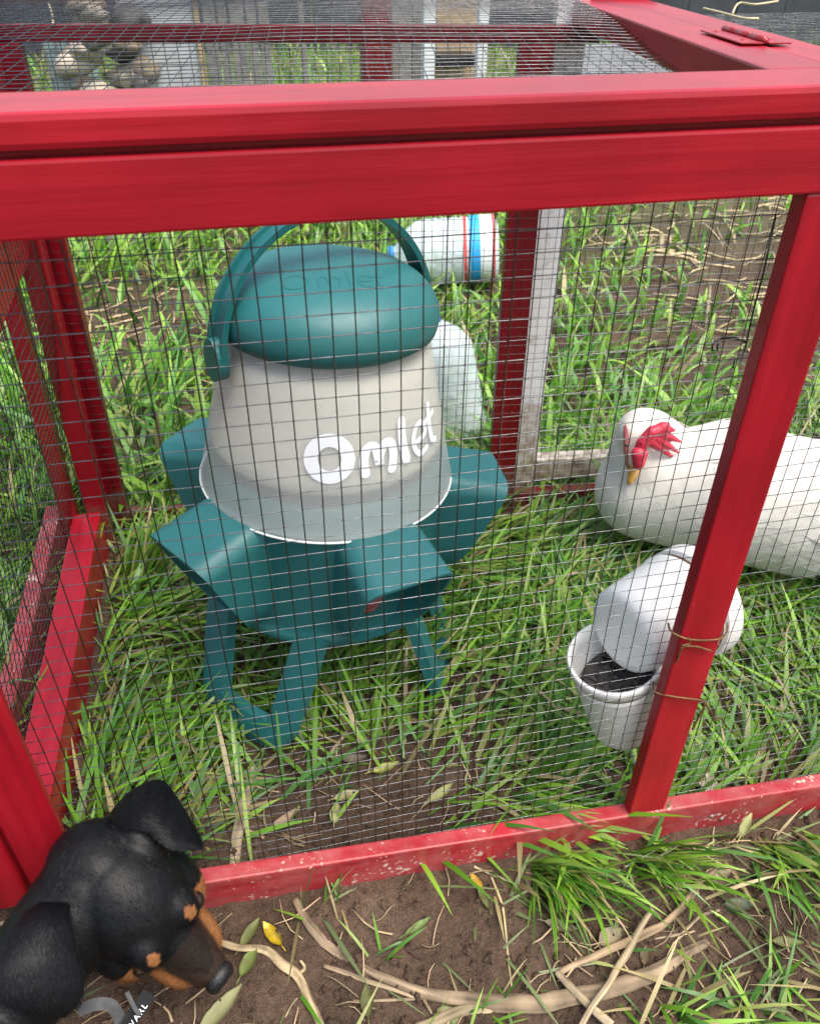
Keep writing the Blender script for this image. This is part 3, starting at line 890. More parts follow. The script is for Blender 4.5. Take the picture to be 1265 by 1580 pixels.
far_box('red_post', 561, 605, 2.6, 1.0, 0.09, RWS[2], 'shade-darkened red timber post of another pen behind the run', 'post')  # its dark tone is shade put into the wood colour
far_box('white_post', 653, 671, 3.3, 0.95, 0.05, WPOST, 'thicker white post left of the tan crate far behind', 'post')
far_box('white_post', 736, 751, 3.3, 0.95, 0.05, WPOST, 'thinner white post right of the tan crate far behind', 'post')
crate = empty('tan_crate', tuple(at(703, 100, y=3.5))); tag(crate, 'tan wooden crate with a dark shelf between two white posts', 'crate')
far_box('crate_back', 672, 735, 3.55, 0.72, 0.03, TANW, '', '', crate)
q0 = at(674, 97, y=3.45); q1 = at(732, 90, y=3.45)
box('crate_shelf', (q0.x, 3.38, q0.z - 0.01), (q1.x, 3.55, q0.z + 0.035), BLACK_PL, crate, 0.004)
far_box('grey_board', 637, 652, 3.6, 0.7, 0.03, GREYW, 'single dark grey board left of the white posts', 'board')
far_box('grey_sheet', 853, 1060, 4.5, 0.34, 0.02, plain('grey_sheet', (0.36, 0.36, 0.41), 0.6, 0.3, 0.1, 6.0), 'flat blue grey sheet standing beyond the right roof wire', 'panel')
shed = empty('dark_fence', (0, 7.5, 0)); tag(shed, 'low dark slate coloured board fence closing the view far behind', 'fence')
for k in range(26):
    box('fence_board', (-4.2 + k * 0.5, 7.5 + 0.01 * (k % 2), -0.1), (-4.2 + k * 0.5 + 0.49, 7.56, 1.25 + 0.02 * (k % 3)), DARKW, shed, 0.006)
# old plank lying at the back left and small bits of timber inside
pl0 = atg(170, 392); pl1 = atg(330, 366)
plank = beam('plank', (pl0.x, pl0.y, 0.0), (pl1.x + 0.1, pl1.y + 0.08, 0.0), (-0.02, 0.10, 0), (0, 0, 0.09), GREYW, None, 0.004); tag(plank, 'old grey plank lying in the grass at the back left', 'plank')
c0 = atg(1060, 1185, 0.004); c1 = atg(1080, 1222, 0.004)
dv = (c1 - c0).normalized(); chip = beam('wood_offcut', c0 - dv * 0.05, c1 + dv * 0.012, Vector((dv.y, -dv.x, 0)) * -0.026, (0, 0, 0.009), plain('grey_offcut', (0.40, 0.35, 0.28), 0.85, 0.2, 0.3, 70.0, 0, 0.6), None, 0.0015)
tag(chip, 'small pale wooden offcut on the soil beside the foot of the post', 'offcut')

# ================================================================== GRASS
def blades(roots, L, az, lean, bend, wid, col, name, label, seg=3):
    """Curved tapering blades in one mesh. All arguments are arrays over blades."""
    n = len(L); V = np.zeros((n, seg + 1, 2, 3)); C = np.zeros((n, seg + 1, 2, 3))
    p = roots.copy(); d_az = np.stack([np.cos(az), np.sin(az), np.zeros(n)], 1)
    tw = az + RNG.normal(0, 0.5, n); side = np.stack([-np.sin(tw), np.cos(tw), RNG.normal(0, 0.25, n)], 1)
    for k in range(seg + 1):
        t = k / seg
        w = wid * (1.0 - t ** 2.2) * (0.75 + 0.5 * min(1, 2 * t)); w = np.maximum(w, 0.00018)
        V[:, k, 0] = p - side * w[:, None] / 2; V[:, k, 1] = p + side * w[:, None] / 2
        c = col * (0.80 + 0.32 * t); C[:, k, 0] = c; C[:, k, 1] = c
        ang = lean + bend * t
        p = p + (d_az * np.sin(ang)[:, None] + np.array([0, 0, 1.0]) * np.cos(ang)[:, None]) * (L / seg)[:, None]
        if k < seg:
            gz = roots[:, 2] + 0.003 + 0.006 * t; p[:, 2] = np.maximum(p[:, 2], gz)
    idx = np.arange(n * (seg + 1) * 2).reshape(n, seg + 1, 2)
    F = np.stack([idx[:, :-1, 0], idx[:, :-1, 1], idx[:, 1:, 1], idx[:, 1:, 0]], -1).reshape(-1, 4)
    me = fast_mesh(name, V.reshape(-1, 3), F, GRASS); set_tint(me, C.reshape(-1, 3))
    o = link(name, me); tag(o, label, 'grass', None, 'stuff'); return o


BARE = [(0.04, 0.065, 0.19, 0.095, 0.96), (-0.10, 0.03, 0.14, 0.06, 0.95), (0.62, 0.13, 0.14, 0.10, 0.75), (-0.06, -0.10, 0.24, 0.075, 0.985), (0.12, -0.19, 0.22, 0.05, 0.93),
        (0.34, -0.17, 0.10, 0.07, 0.8), (-0.38, 1.75, 0.30, 0.32, 0.85), (1.75, 1.75, 0.75, 0.9, 0.82), (1.15, 1.2, 0.28, 0.16, 0.6), (0.50, -0.10, 0.05, 0.05, 0.7), (1.15, 0.65, 0.3, 0.25, 0.6),
        (0.95, 2.4, 0.35, 0.35, 0.6), (-0.28, -0.12, 0.10, 0.14, 0.97), (0.2, 0.16, 0.08, 0.05, 0.5), (0.42, 1.30, 0.16, 0.10, 0.7), (-0.11, 0.185, 0.10, 0.07, 0.85), (0.19, 0.235, 0.06, 0.05, 0.7), (1.9, 2.0, 0.6, 0.7, 0.7)]


def dens(x, y):
    d = 1.0
    for cx, cy, rx, ry, s in BARE:
        q = ((x - cx) / rx) ** 2 + ((y - cy) / ry) ** 2
        d *= 1.0 - s * math.exp(-q ** 1.6)
    d *= 0.55 + 0.75 * max(0.0, 0.5 + 0.9 * mnoise.noise(Vector((x * 7, y * 7, 3))))
    if y < -0.02: d *= 0.55 + 0.8 * sstep(0.25, 0.55, x)
    return d


def blocked(x, y):
    if -0.03 < y < 0.004: return True                          # front rails
    if -0.43 < x < -0.33 and -0.03 < y < 0.74: return True     # side rails
    if -0.36 < x < 1.1 and abs(y - yb(x) - 0.01) < 0.018: return True
    if (x - cup_c.x - 0.01) ** 2 + (y - cup_c.y) ** 2 < 0.045 ** 2: return True
    return False


def scatter(n, x0, x1, y0, y1):
    out = []
    for _ in range(n):
        x = random.uniform(x0, x1); y = random.uniform(y0, y1)
        if random.random() < dens(x, y) and not blocked(x, y): out.append((x, y, zg(x, y) - 0.002))
    return np.array(out)


PAL = np.array([(0.100, 0.265, 0.014), (0.150, 0.325, 0.022), (0.215, 0.385, 0.036), (0.055, 0.165, 0.014), (0.250, 0.370, 0.070), (0.100, 0.250, 0.045)])


def tint(n, dry=0.07):
    c = PAL[RNG.integers(0, len(PAL), n)] * RNG.uniform(0.75, 1.3, (n, 1))
    k = RNG.random(n) < dry
    c[k] = np.array([0.36, 0.29, 0.13]) * RNG.uniform(0.6, 1.2, (k.sum(), 1))
    k2 = RNG.random(n) < 0.05
    c[k2] = np.array([0.30, 0.33, 0.08]) * RNG.uniform(0.7, 1.1, (k2.sum(), 1))
    return c


# turf inside and just around the run: long flattened blades
pts = scatter(15500, -0.75, 1.25, 0.0, 0.92)
n = len(pts); flow = np.array([2.6 + 2.4 * mnoise.noise(Vector((p[0] * 3.0, p[1] * 3.0, 11))) for p in pts])
az = flow * 1.4 - 3.4 + RNG.normal(0, 0.7, n)
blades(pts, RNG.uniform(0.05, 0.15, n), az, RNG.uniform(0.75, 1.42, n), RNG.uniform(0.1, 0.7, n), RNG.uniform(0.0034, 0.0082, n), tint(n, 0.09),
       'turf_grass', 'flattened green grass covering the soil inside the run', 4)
# limp, half-dry grass outside before the rail
pts = scatter(1500, -0.5, 0.85, -0.34, -0.03); n = len(pts)
c = tint(n, 0.30); k = RNG.random(n) < 0.5; c[k] = np.array([0.17, 0.22, 0.085]) * RNG.uniform(0.6, 1.25, (k.sum(), 1))
blades(pts, RNG.uniform(0.03, 0.11, n), RNG.normal(-0.9, 0.9, n), RNG.uniform(1.0, 1.5, n), RNG.uniform(0.05, 0.5, n), RNG.uniform(0.002, 0.0052, n), c,
       'limp_grass', 'limp grass lying on the soil before the rail', 4)
# short under-layer that closes the turf
pts = scatter(7500, -0.75, 1.25, 0.0, 0.95); n = len(pts)
blades(pts, RNG.uniform(0.018, 0.05, n), RNG.uniform(0, 6.283, n), RNG.uniform(0.2, 1.2, n), RNG.uniform(0.1, 0.9, n), RNG.uniform(0.0018, 0.0036, n), tint(n, 0.2) * 0.85,
       'short_grass', 'short grass sprouting low between the longer blades')
# tall lush clumps behind and to the left of the run
pts = scatter(12500, -1.3, 2.6, 0.74, 3.1); n = len(pts)
tall = np.array([0.10 + 0.15 * max(0, 0.45 + mnoise.noise(Vector((p[0] * 2.2, p[1] * 2.2, 21)))) for p in pts])
tall *= np.where((pts[:, 0] < 0.9), 1.0, 0.55)
blades(pts, tall * RNG.uniform(0.6, 1.25, n), RNG.normal(0.3, 1.6, n), RNG.uniform(0.2, 1.1, n), RNG.uniform(0.3, 1.3, n), RNG.uniform(0.006, 0.015, n), tint(n, 0.04) * 1.1,
       'tall_grass', 'tall lush green grass growing behind the run', 4)
pts = scatter(2600, -1.3, -0.44, -0.1, 1.2); n = len(pts)
blades(pts, RNG.uniform(0.06, 0.17, n), RNG.uniform(0, 6.283, n), RNG.uniform(0.1, 0.9, n), RNG.uniform(0.2, 1.2, n), RNG.uniform(0.003, 0.007, n), tint(n, 0.05),
       'side_grass', 'green grass growing outside the left side of the run', 4)
# far pasture
pts = scatter(9000, -4.0, 6.0, 3.0, 8.0); n = len(pts)
blades(pts, RNG.uniform(0.06, 0.18, n), RNG.uniform(0, 6.283, n), RNG.uniform(0.1, 0.8, n), RNG.uniform(0.2, 1.0, n), RNG.uniform(0.008, 0.02, n), tint(n, 0.25),
       'pasture_grass', 'rough pasture grass far behind the run')


def tuft(px_, py_, n, spread, L0, L1, azm, azs, label, w=(0.003, 0.0062), lean=(0.4, 1.15)):
    c = atg(px_, py_); r = np.zeros((n, 3))
    for i in range(n):
        x = c.x + random.gauss(0, spread); y = c.y + random.gauss(0, spread * 0.6)
        if y > -0.022 and c.y < 0: y = -0.022 - abs(random.gauss(0, 0.01))
        r[i] = (x, y, zg(x, y) - 0.002)
    blades(r, RNG.uniform(L0, L1, n), RNG.normal(azm, azs, n), RNG.uniform(*lean, n), RNG.uniform(0.2, 1.1, n), RNG.uniform(*w, n), tint(n, 0.14) * 0.92, 'grass_tuft', label, 5)


tuft(850, 1345, 120, 0.022, 0.05, 0.13, -1.35, 0.45, 'thick tuft of grass hanging out below the front rail')
tuft(1010, 1330, 70, 0.030, 0.05, 0.11, -1.0, 0.6, 'loose grass under the foot of the front post')
tuft(1215, 1310, 75, 0.028, 0.06, 0.14, -1.2, 0.6, 'grass tuft at the right edge in front of the rail', lean=(0.7, 1.3))
tuft(1040, 1560, 26, 0.028, 0.05, 0.10, 0.2, 1.6, 'grass sprigs at the bottom edge right of the stalks', lean=(0.6, 1.3))
tuft(1180, 1570, 22, 0.025, 0.05, 0.10, 0.2, 1.6, 'grass sprigs in the lower right corner', lean=(0.6, 1.3))
tuft(590, 1478, 9, 0.012, 0.03, 0.07, 0.5, 1.8, 'small green seedling sprig on the bare soil', w=(0.002, 0.004))
tuft(500, 1400, 10, 0.016, 0.03, 0.07, 0.0, 1.6, 'thin green sprig beneath the rail right of the dog', w=(0.002, 0.004))
tuft(750, 1560, 12, 0.02, 0.03, 0.07, 0.3, 1.8, 'short sprigs at the bottom edge below the long stalk', w=(0.002, 0.0035), lean=(0.6, 1.3))
tuft(700, 880, 60, 0.03, 0.08, 0.16, -0.1, 0.35, 'long blades lying to the right of the feeder', lean=(0.9, 1.3))
tuft(215, 900, 60, 0.018, 0.10, 0.17, 0.7, 0.45, 'tall blades beside the left batten', lean=(0.2, 0.7))


def litter(n, x0, x1, y0, y1, name, label, L=(0.02, 0.06), w=(0.0005, 0.0013), col=(0.34, 0.25, 0.15)):
    mb = MB(); cols = []
    for _ in range(n):
        x, y = random.uniform(x0, x1), random.uniform(y0, y1)
        if blocked(x, y): continue
        a = random.uniform(0, 6.283); l = random.uniform(*L); r = random.uniform(*w); k = random.uniform(-0.6, 0.6)
        P = []
        for t in (0, 0.33, 0.66, 1.0):
            xx = x + l * t * math.cos(a + k * t); yy = y + l * t * math.sin(a + k * t)
            P.append((xx, yy, zg(xx, yy) + 0.002 + r + 0.006 * random.random() * t))
        before = len(mb.V); mb.tube(P, [r, r, r * 0.9, r * 0.5], 5); c = np.array(col) * random.uniform(0.5, 1.35)
        cols += [c] * (len(mb.V) - before)
    o = mb.obj(name, STALK, None); set_tint(o.data, np.array(cols)); tag(o, label, 'litter', None, 'stuff'); return o


litter(190, -0.45, 0.62, -0.33, -0.03, 'straw_litter', 'scattered dry straw and root bits on the soil before the rail')
litter(150, -0.30, 0.9, 0.01, 0.22, 'straw_litter', 'dry straw scattered on the soil just inside the front')
litter(120, 0.45, 1.2, 0.05, 0.5, 'straw_litter', 'dry stems lying in the grass below the hen')
litter(350, 1.15, 2.7, 1.2, 2.8, 'straw_litter', 'pale straw strewn over the ground behind the right side', (0.06, 0.2), (0.0015, 0.004), (0.48, 0.38, 0.22))
litter(160, -0.8, 0.1, 1.3, 2.3, 'straw_litter', 'dry stems on the bare patch at the back left', (0.05, 0.14), (0.0012, 0.003), (0.45, 0.33, 0.2))


def crumbs():
    V, F = [], []
    for _ in range(4200):
        x, y = random.uniform(-0.5, 0.75), random.uniform(-0.34, 0.2)
        if blocked(x, y): continue
        s = random.choice((0.0012, 0.0016, 0.002, 0.003, 0.0045, 0.0062)) * random.uniform(0.6, 1.3); o = len(V)
        c = Vector((x, y, zg(x, y) + s * 0.3))
        V += [c + Vector(q) * s * random.uniform(0.7, 1.2) for q in ((1, 0, 0), (-1, 0, 0), (0, 1, 0), (0, -1, 0), (0, 0, 1), (0, 0, -1))]
        F += [tuple(o + i for i in f) for f in ((0, 2, 4), (2, 1, 4), (1, 3, 4), (3, 0, 4), (2, 0, 5), (1, 2, 5), (3, 1, 5), (0, 3, 5))]
    o = pyobj('soil_crumbs', V, F, SOIL); tag(o, 'loose crumbs of brown soil', 'soil', None, 'stuff')


crumbs()

# ================================================================== STALKS, STICKS, LEAVES ONE BY ONE
def stalk(pts, rad, label, col=(0.42, 0.31, 0.19), name='dry_stalk', lift=0.0, forks=(), flat=0.7):
    """Fibrous stem: ridged, flattened, with colour streaks along its length."""
    def line(pts, rad, n, mb, cols):
        P = []
        rr0 = list(rad) if hasattr(rad, '__len__') else [rad, rad * 0.8]
        for i, q in enumerate(pts):
            h = q[2] if len(q) > 2 else 0.0; r = rr0[min(i, len(rr0) - 1)]
            P.append(atg(q[0], q[1], r * 0.6 + h + lift))
        C = cat_rom(P, 7); m = len(C); ph = random.uniform(0, 50)
        for i, c_ in enumerate(C): c_ += Vector((mnoise.noise(c_ * 26), mnoise.noise(c_ * 26 + Vector((9, 0, 0))), 0.4 * mnoise.noise(c_ * 30))) * min(0.0035, rr0[0] * 0.7)
        rr = np.interp(np.linspace(0, 1, m), np.linspace(0, 1, len(rr0)), rr0)
        V, F = tube_data(C, [float(v) for v in rr], n)
        for i in range(m):
            for j in range(n):
                k = i * n + j; ridge = mnoise.noise(Vector((j * 1.9 + ph, i * 0.10, 0))) + 0.5 * mnoise.noise(Vector((j * 3.7, i * 0.45, ph)))
                d = V[k] - C[i]; d.z *= flat; V[k] = C[i] + d * (1 + 0.30 * ridge)
                s1 = mnoise.noise(Vector((j * 2.3 + ph, i * 0.12, 7))); s2 = mnoise.noise(Vector((i * 0.5, ph, 3)))
                cols.append(np.array(col) * max(0.22, 0.58 + 0.62 * s1 + 0.28 * s2))
        mb.add((V, F))
    mb = MB(); cols = []
    line(pts, rad, 14, mb, cols)
    for fp_, fr in forks: line(fp_, fr, 7, mb, cols)
    o = mb.obj(name, STALK, None); set_tint(o.data, np.array(cols)); return tag(o, label, 'stalk', 'dry plant stalks on the soil')


stalk([(338, 1452, .012), (372, 1462, .008), (412, 1468), (436, 1492), (462, 1512), (480, 1545), (496, 1592)], [0.0032, 0.0035, 0.0045, 0.0055, 0.005, 0.0042, 0.004], 'forked pale root running down from the dog nose', (0.50, 0.38, 0.22),
      forks=[([(455, 1508), (470, 1496), (462, 1484, .008)], [0.003, 0.002, 0.001]), ([(470, 1530), (452, 1548), (440, 1570)], [0.0014, 0.001, 0.0008])])
stalk([(455, 1388), (480, 1432), (520, 1470), (572, 1500), (640, 1528), (720, 1545), (800, 1548), (880, 1540), (960, 1520), (1030, 1490), (1090, 1452)], [0.004, 0.005, 0.0045, 0.004, 0.006, 0.0085, 0.009, 0.0095, 0.009, 0.007, 0.004], 'longest thick dry stalk curving across the bottom of the picture', (0.34, 0.25, 0.16),
      forks=[([(500, 1490), (560, 1512), (640, 1540)], [0.0025, 0.003, 0.002]), ([(545, 1545), (600, 1545), (655, 1540)], [0.0018, 0.002, 0.0012]), ([(650, 1535), (662, 1558), (672, 1575)], [0.002, 0.0015, 0.0008])])
stalk([(862, 1502), (930, 1470), (1010, 1436), (1040, 1410), (1070, 1375), (1105, 1340)], [0.0035, 0.0042, 0.0048, 0.0042, 0.004, 0.003], 'straight brown stalk slanting up to the right below the post', (0.37, 0.26, 0.16), lift=0.004)
stalk([(893, 1590), (930, 1530), (962, 1480), (1005, 1405)], [0.003, 0.0036, 0.0036, 0.0028], 'pale split stalk crossing over the longest stalk', (0.50, 0.39, 0.24), lift=0.012)
stalk([(858, 1500), (890, 1535), (945, 1585)], [0.0036, 0.0045, 0.005], 'flat pale stalk running down from the crossing stalks', (0.46, 0.36, 0.23), lift=0.006)
stalk([(758, 1352), (775, 1400), (782, 1460), (790, 1525)], [0.0016, 0.0016, 0.0016, 0.001], 'single straight yellow straw in the middle of the soil', (0.58, 0.46, 0.24))
stalk([(730, 1338), (760, 1350), (790, 1362)], [0.0017, 0.0015, 0.001], 'short pale straw just under the front rail', (0.62, 0.52, 0.32))
stalk([(390, 1185), (378, 1230), (368, 1280), (362, 1338)], [0.007, 0.009, 0.008, 0.006], 'pale strip of bark lying inside the wire near the dog ear', (0.55, 0.43, 0.28), 'bark_strip')
stalk([(560, 1070), (545, 1110), (520, 1150), (488, 1192)], [0.0035, 0.003, 0.0025, 0.0015], 'thin grey twig beside the foot of the feeder', (0.36, 0.28, 0.20))
stalk([(640, 1590), (700, 1565), (760, 1555)], [0.006, 0.006, 0.004], 'short stalk piece cut by the bottom edge', (0.42, 0.33, 0.2))
stalk([(1110, 1405), (1080, 1415), (1050, 1440), (1010, 1450)], [0.0015, 0.0018, 0.0016, 0.001], 'thin curled stem right of the stalks', (0.40, 0.31, 0.21))
stalk([(940, 1200), (965, 1255), (1000, 1290)], [0.0015, 0.0015, 0.001], 'fine dry stem under the wire left of the post foot', (0.48, 0.38, 0.24))
stalk([(1150, 1100), (1190, 1060), (1262, 1015)], [0.0022, 0.002, 0.0014], 'thin dry stem in the grass right of the post', (0.5, 0.42, 0.28))


def leaf(px_, py_, ang, L, W, col, label, curl=0.25, lift=0.004, col2=None):
    """Ovate leaf with a folded midrib, a stem and some thickness; ang is its bearing on the ground."""
    c = atg(px_, py_, lift); na, nb = 12, 5
    V, F, C = [], [], []
    ca, sa = math.cos(ang), math.sin(ang)
    ph = random.uniform(0, 9)
    for side in (0, 1):
        for i in range(na + 1):
            t = i / na; hw = W / 2 * math.sin(math.pi * min(1, t * 0.96 + 0.02)) ** 0.85 * (1.15 - 0.35 * t)
            for j in range(nb):
                s = (j / (nb - 1)) * 2 - 1
                x = (t - 0.5) * L; y = s * hw * (1 + 0.08 * mnoise.noise(Vector((ph, t * 6, s))))
                z = curl * L * (t - 0.5) ** 2 + abs(s) * hw * 0.30 + 0.0015 * mnoise.noise(Vector((x * 120, y * 120, ph))) - side * 0.0006
                X = c.x + x * ca - y * sa; Y = c.y + x * sa + y * ca
                V.append((X, Y, c.z + z)); k = 0.5 + 0.5 * mnoise.noise(Vector((X * 70, Y * 70, ph)))
                cc = np.array(col) * (0.42 + 0.62 * k)
                if mnoise.noise(Vector((X * 230, Y * 230, ph))) > 0.38: cc = cc * 0.45 + np.array([0.05, 0.032, 0.018])
                if col2 is not None and k > 0.62: cc = np.array(col2)
                if j == nb // 2: cc = cc * 1.15
                C.append(cc)
    m = (na + 1) * nb
    for i in range(na):
        for j in range(nb - 1):
            q = (i * nb + j, i * nb + j + 1, (i + 1) * nb + j + 1, (i + 1) * nb + j)
            F.append(q); F.append(tuple(m + k for k in reversed(q)))
    def rim(a, b): F.append((a, b, m + b, m + a))
    for i in range(na): rim((i + 1) * nb, i * nb); rim(i * nb + nb - 1, (i + 1) * nb + nb - 1)
    for j in range(nb - 1): rim(j, j + 1); rim(na * nb + j + 1, na * nb + j)
    st = tube_data([Vector(V[nb // 2]), Vector(V[nb // 2]) - Vector((ca, sa, -0.1)) * L * 0.12, Vector(V[nb // 2]) - Vector((ca, sa, 0.02)) * L * 0.25], 0.0007, 5)
    o0 = len(V); V += st[0]; F += [tuple(i + o0 for i in f) for f in st[1]]; C += [np.array(col) * 0.9] * len(st[0])
    o = pyobj('fallen_leaf', V, F, LEAF, None, True); set_tint(o.data, np.array(C)); return tag(o, label, 'leaf', 'fallen leaves')


OL, YE, BE, GG, BR = (0.13, 0.145, 0.045), (0.46, 0.32, 0.012), (0.30, 0.25, 0.15), (0.11, 0.13, 0.075), (0.16, 0.11, 0.06)
leaf(420, 1442, 2.1, 0.034, 0.014, YE, 'bright yellow leaf beside the dog nose', col2=(0.55, 0.48, 0.08))
leaf(386, 1440, 0.9, 0.036, 0.013, OL, 'olive leaf just left of the bright yellow leaf')
leaf(384, 1484, 1.0, 0.034, 0.015, (0.17, 0.21, 0.05), 'green brown leaf tip below the yellow leaf')
leaf(566, 1546, 1.5, 0.032, 0.014, OL, 'olive leaf under the left end of the longest stalk', col2=BR)
leaf(340, 1560, 0.7, 0.060, 0.018, (0.30, 0.30, 0.14), 'long pale leaf at the bottom edge below the dog muzzle')
leaf(690, 1575, 0.1, 0.034, 0.026, (0.28, 0.29, 0.13), 'round olive leaf cut by the bottom edge', col2=BR)
leaf(942, 1447, 0.35, 0.034, 0.022, BE, 'round beige leaf above the crossing stalks')
leaf(866, 1430, -0.45, 0.038, 0.013, BE, 'narrow beige leaf in the grass tuft below the rail')
leaf(1142, 1397, -0.2, 0.040, 0.017, GG, 'grey green curled leaf at the right below the rail')
leaf(1115, 1350, 0.2, 0.03, 0.012, BE, 'small pale leaf under the rail near the screws')
leaf(1150, 1275, 0.7, 0.042, 0.011, (0.36, 0.36, 0.14), 'pale pointed leaf hanging before the rail right of the screws', lift=0.05)
leaf(735, 1362, 1.9, 0.026, 0.011, (0.50, 0.30, 0.03), 'small orange leaf under the front rail')
leaf(745, 1385, 1.75, 0.030, 0.008, OL, 'thin olive leaf below the small orange leaf')
leaf(995, 1475, 1.0, 0.022, 0.012, BR, 'brown leaf between the crossing stalks and the right edge', col2=GG)
leaf(1215, 1455, -0.25, 0.036, 0.013, OL, 'olive leaf near the right edge of the soil')
leaf(518, 1255, 1.3, 0.030, 0.015, (0.46, 0.44, 0.19), 'pale yellow green leaf standing inside the wire')
leaf(535, 1228, 0.15, 0.034, 0.015, (0.44, 0.40, 0.18), 'pale leaf lying inside behind the front rail')
leaf(548, 1172, 0.0, 0.034, 0.015, (0.21, 0.16, 0.12), 'dull grey brown leaf on the soil inside the run', curl=0.5)
leaf(440, 1265, 0.55, 0.050, 0.012, (0.42, 0.29, 0.18), 'long tan leaf on the soil right of the bark strip')
leaf(680, 1225, 0.5, 0.044, 0.014, (0.40, 0.40, 0.16), 'pale green leaf under the wire in the middle')
leaf(595, 1185, 0.2, 0.04, 0.014, (0.45, 0.44, 0.12), 'yellow green leaf inside near the feeder foot')
leaf(15, 1432, 0.1, 0.05, 0.018, (0.36, 0.30, 0.2), 'dry leaf at the left edge behind the dog')
leaf(645, 1430, 0.4, 0.036, 0.009, (0.16, 0.24, 0.07), 'narrow green leaf on bare soil below the rail')
leaf(1170, 1165, 0.7, 0.03, 0.014, (0.36, 0.38, 0.14), 'pale green leaf on the soil right of the post')

# dry stems caught on the roof wire
for pts_, lab in (([(1085, 12), (1110, 18), (1145, 27), (1170, 28)], 'flat yellow straw lying on the right roof wire'), ([(1130, 20), (1140, 4), (1165, 6), (1200, 1)], 'pale twisted stem on the right roof wire'), ([(75, 5), (80, 20), (82, 36)], 'short straw hanging on the left roof wire')):
    mb = MB(); mb.tube(cat_rom([at(a, b, z=0.8035) for a, b in pts_], 5), 0.0016, 6); o = mb.obj('straw', STALK, None); set_tint(o.data, np.full((len(mb.V), 3), (0.5, 0.42, 0.26))); tag(o, lab, 'straw')

# ================================================================== HEN
def strands(name, me_src, n, length, width, flow, mat, parent, lift=0.35, tint_fn=None):
    """Short hairs standing off a surface along a flow field."""
    nv = len(me_src.vertices); co = np.empty(nv * 3); no = np.empty(nv * 3)
    me_src.vertices.foreach_get('co', co); me_src.vertices.foreach_get('normal', no)
    co = co.reshape(-1, 3); no = no.reshape(-1, 3)
    ix = RNG.integers(0, nv, n); p = co[ix] + RNG.normal(0, 0.0008, (n, 3)); nn = no[ix]
    f = np.array([flow(q) for q in p]); f -= nn * (f * nn).sum(1, keepdims=True); f /= np.linalg.norm(f, axis=1, keepdims=True) + 1e-9
    f += RNG.normal(0, 0.16, (n, 3)); sd = np.cross(f, nn); sd /= np.linalg.norm(sd, axis=1, keepdims=True) + 1e-9
    L = (length * RNG.uniform(0.6, 1.2, n))[:, None]
    V = np.stack([p - sd * width / 2, p + sd * width / 2, p + (f + nn * lift) * L * 0.6 + sd * width * 0.3, p + (f + nn * lift * 0.7) * L], 1)
    idx = np.arange(n * 4).reshape(n, 4); F = np.stack([idx[:, 0], idx[:, 1], idx[:, 2], idx[:, 3]], 1)
    me = fast_mesh(name, V.reshape(-1, 3), F, mat)
    if tint_fn is not None: set_tint(me, np.repeat(np.array([tint_fn(q) for q in p]) * RNG.uniform(0.7, 1.35, (n, 1)), 4, 0))
    o = link(name, me); child(o, parent); return o


hen = empty('hen', (0.70, 0.44, 0.0)); tag(hen, 'white hen with red floppy comb bending its head behind the post', 'hen')
blobs = chain((0.592, 0.502, 0.125), 0.088, (0.70, 0.45, 0.145), 0.116, 6) + chain((0.70, 0.45, 0.145), 0.116, (0.80, 0.395, 0.135), 0.114, 6) + chain((0.80, 0.395, 0.135), 0.114, (0.95, 0.30, 0.15), 0.085, 6)
blobs += chain((0.95, 0.30, 0.17), 0.07, (1.05, 0.25, 0.25), 0.03, 6)
blobs += chain((0.604, 0.505, 0.160), 0.086, (0.584, 0.520, 0.212), 0.056, 6) + chain((0.584, 0.520, 0.212), 0.056, (0.572, 0.518, 0.230), 0.043, 4)
hd0 = at(983, 672, y=0.490); hd1 = at(980, 708, y=0.466)
blobs += chain((0.570, 0.516, 0.232), 0.041, hd0, 0.030, 4) + chain(hd0, 0.026, hd1, 0.0165, 5)
blobs += [((0.72, 0.40, 0.13), (0.12, 0.055, 0.075), Matrix.Rotation(R(-28), 3, 'Z')), ((0.84, 0.33, 0.13), (0.11, 0.05, 0.07), Matrix.Rotation(R(-30), 3, 'Z'))]
FEATHER = attr_mat('white_feather', rough=0.65, spec=0.2, transl=0.18, bmp=((60, 60, 60), 0.35, 0.005))
hen_me = remeshed('hen_body', blobs, 0.0055, 10, FEATHER)
hen_body = link('body', hen_me); child(hen_body, hen)
hv = np.array([v.co[:] for v in hen_me.vertices])
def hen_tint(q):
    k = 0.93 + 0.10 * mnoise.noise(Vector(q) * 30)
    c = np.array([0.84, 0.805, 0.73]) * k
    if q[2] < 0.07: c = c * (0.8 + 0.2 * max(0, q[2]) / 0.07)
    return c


set_tint(hen_me, np.array([hen_tint(q) for q in hv]))
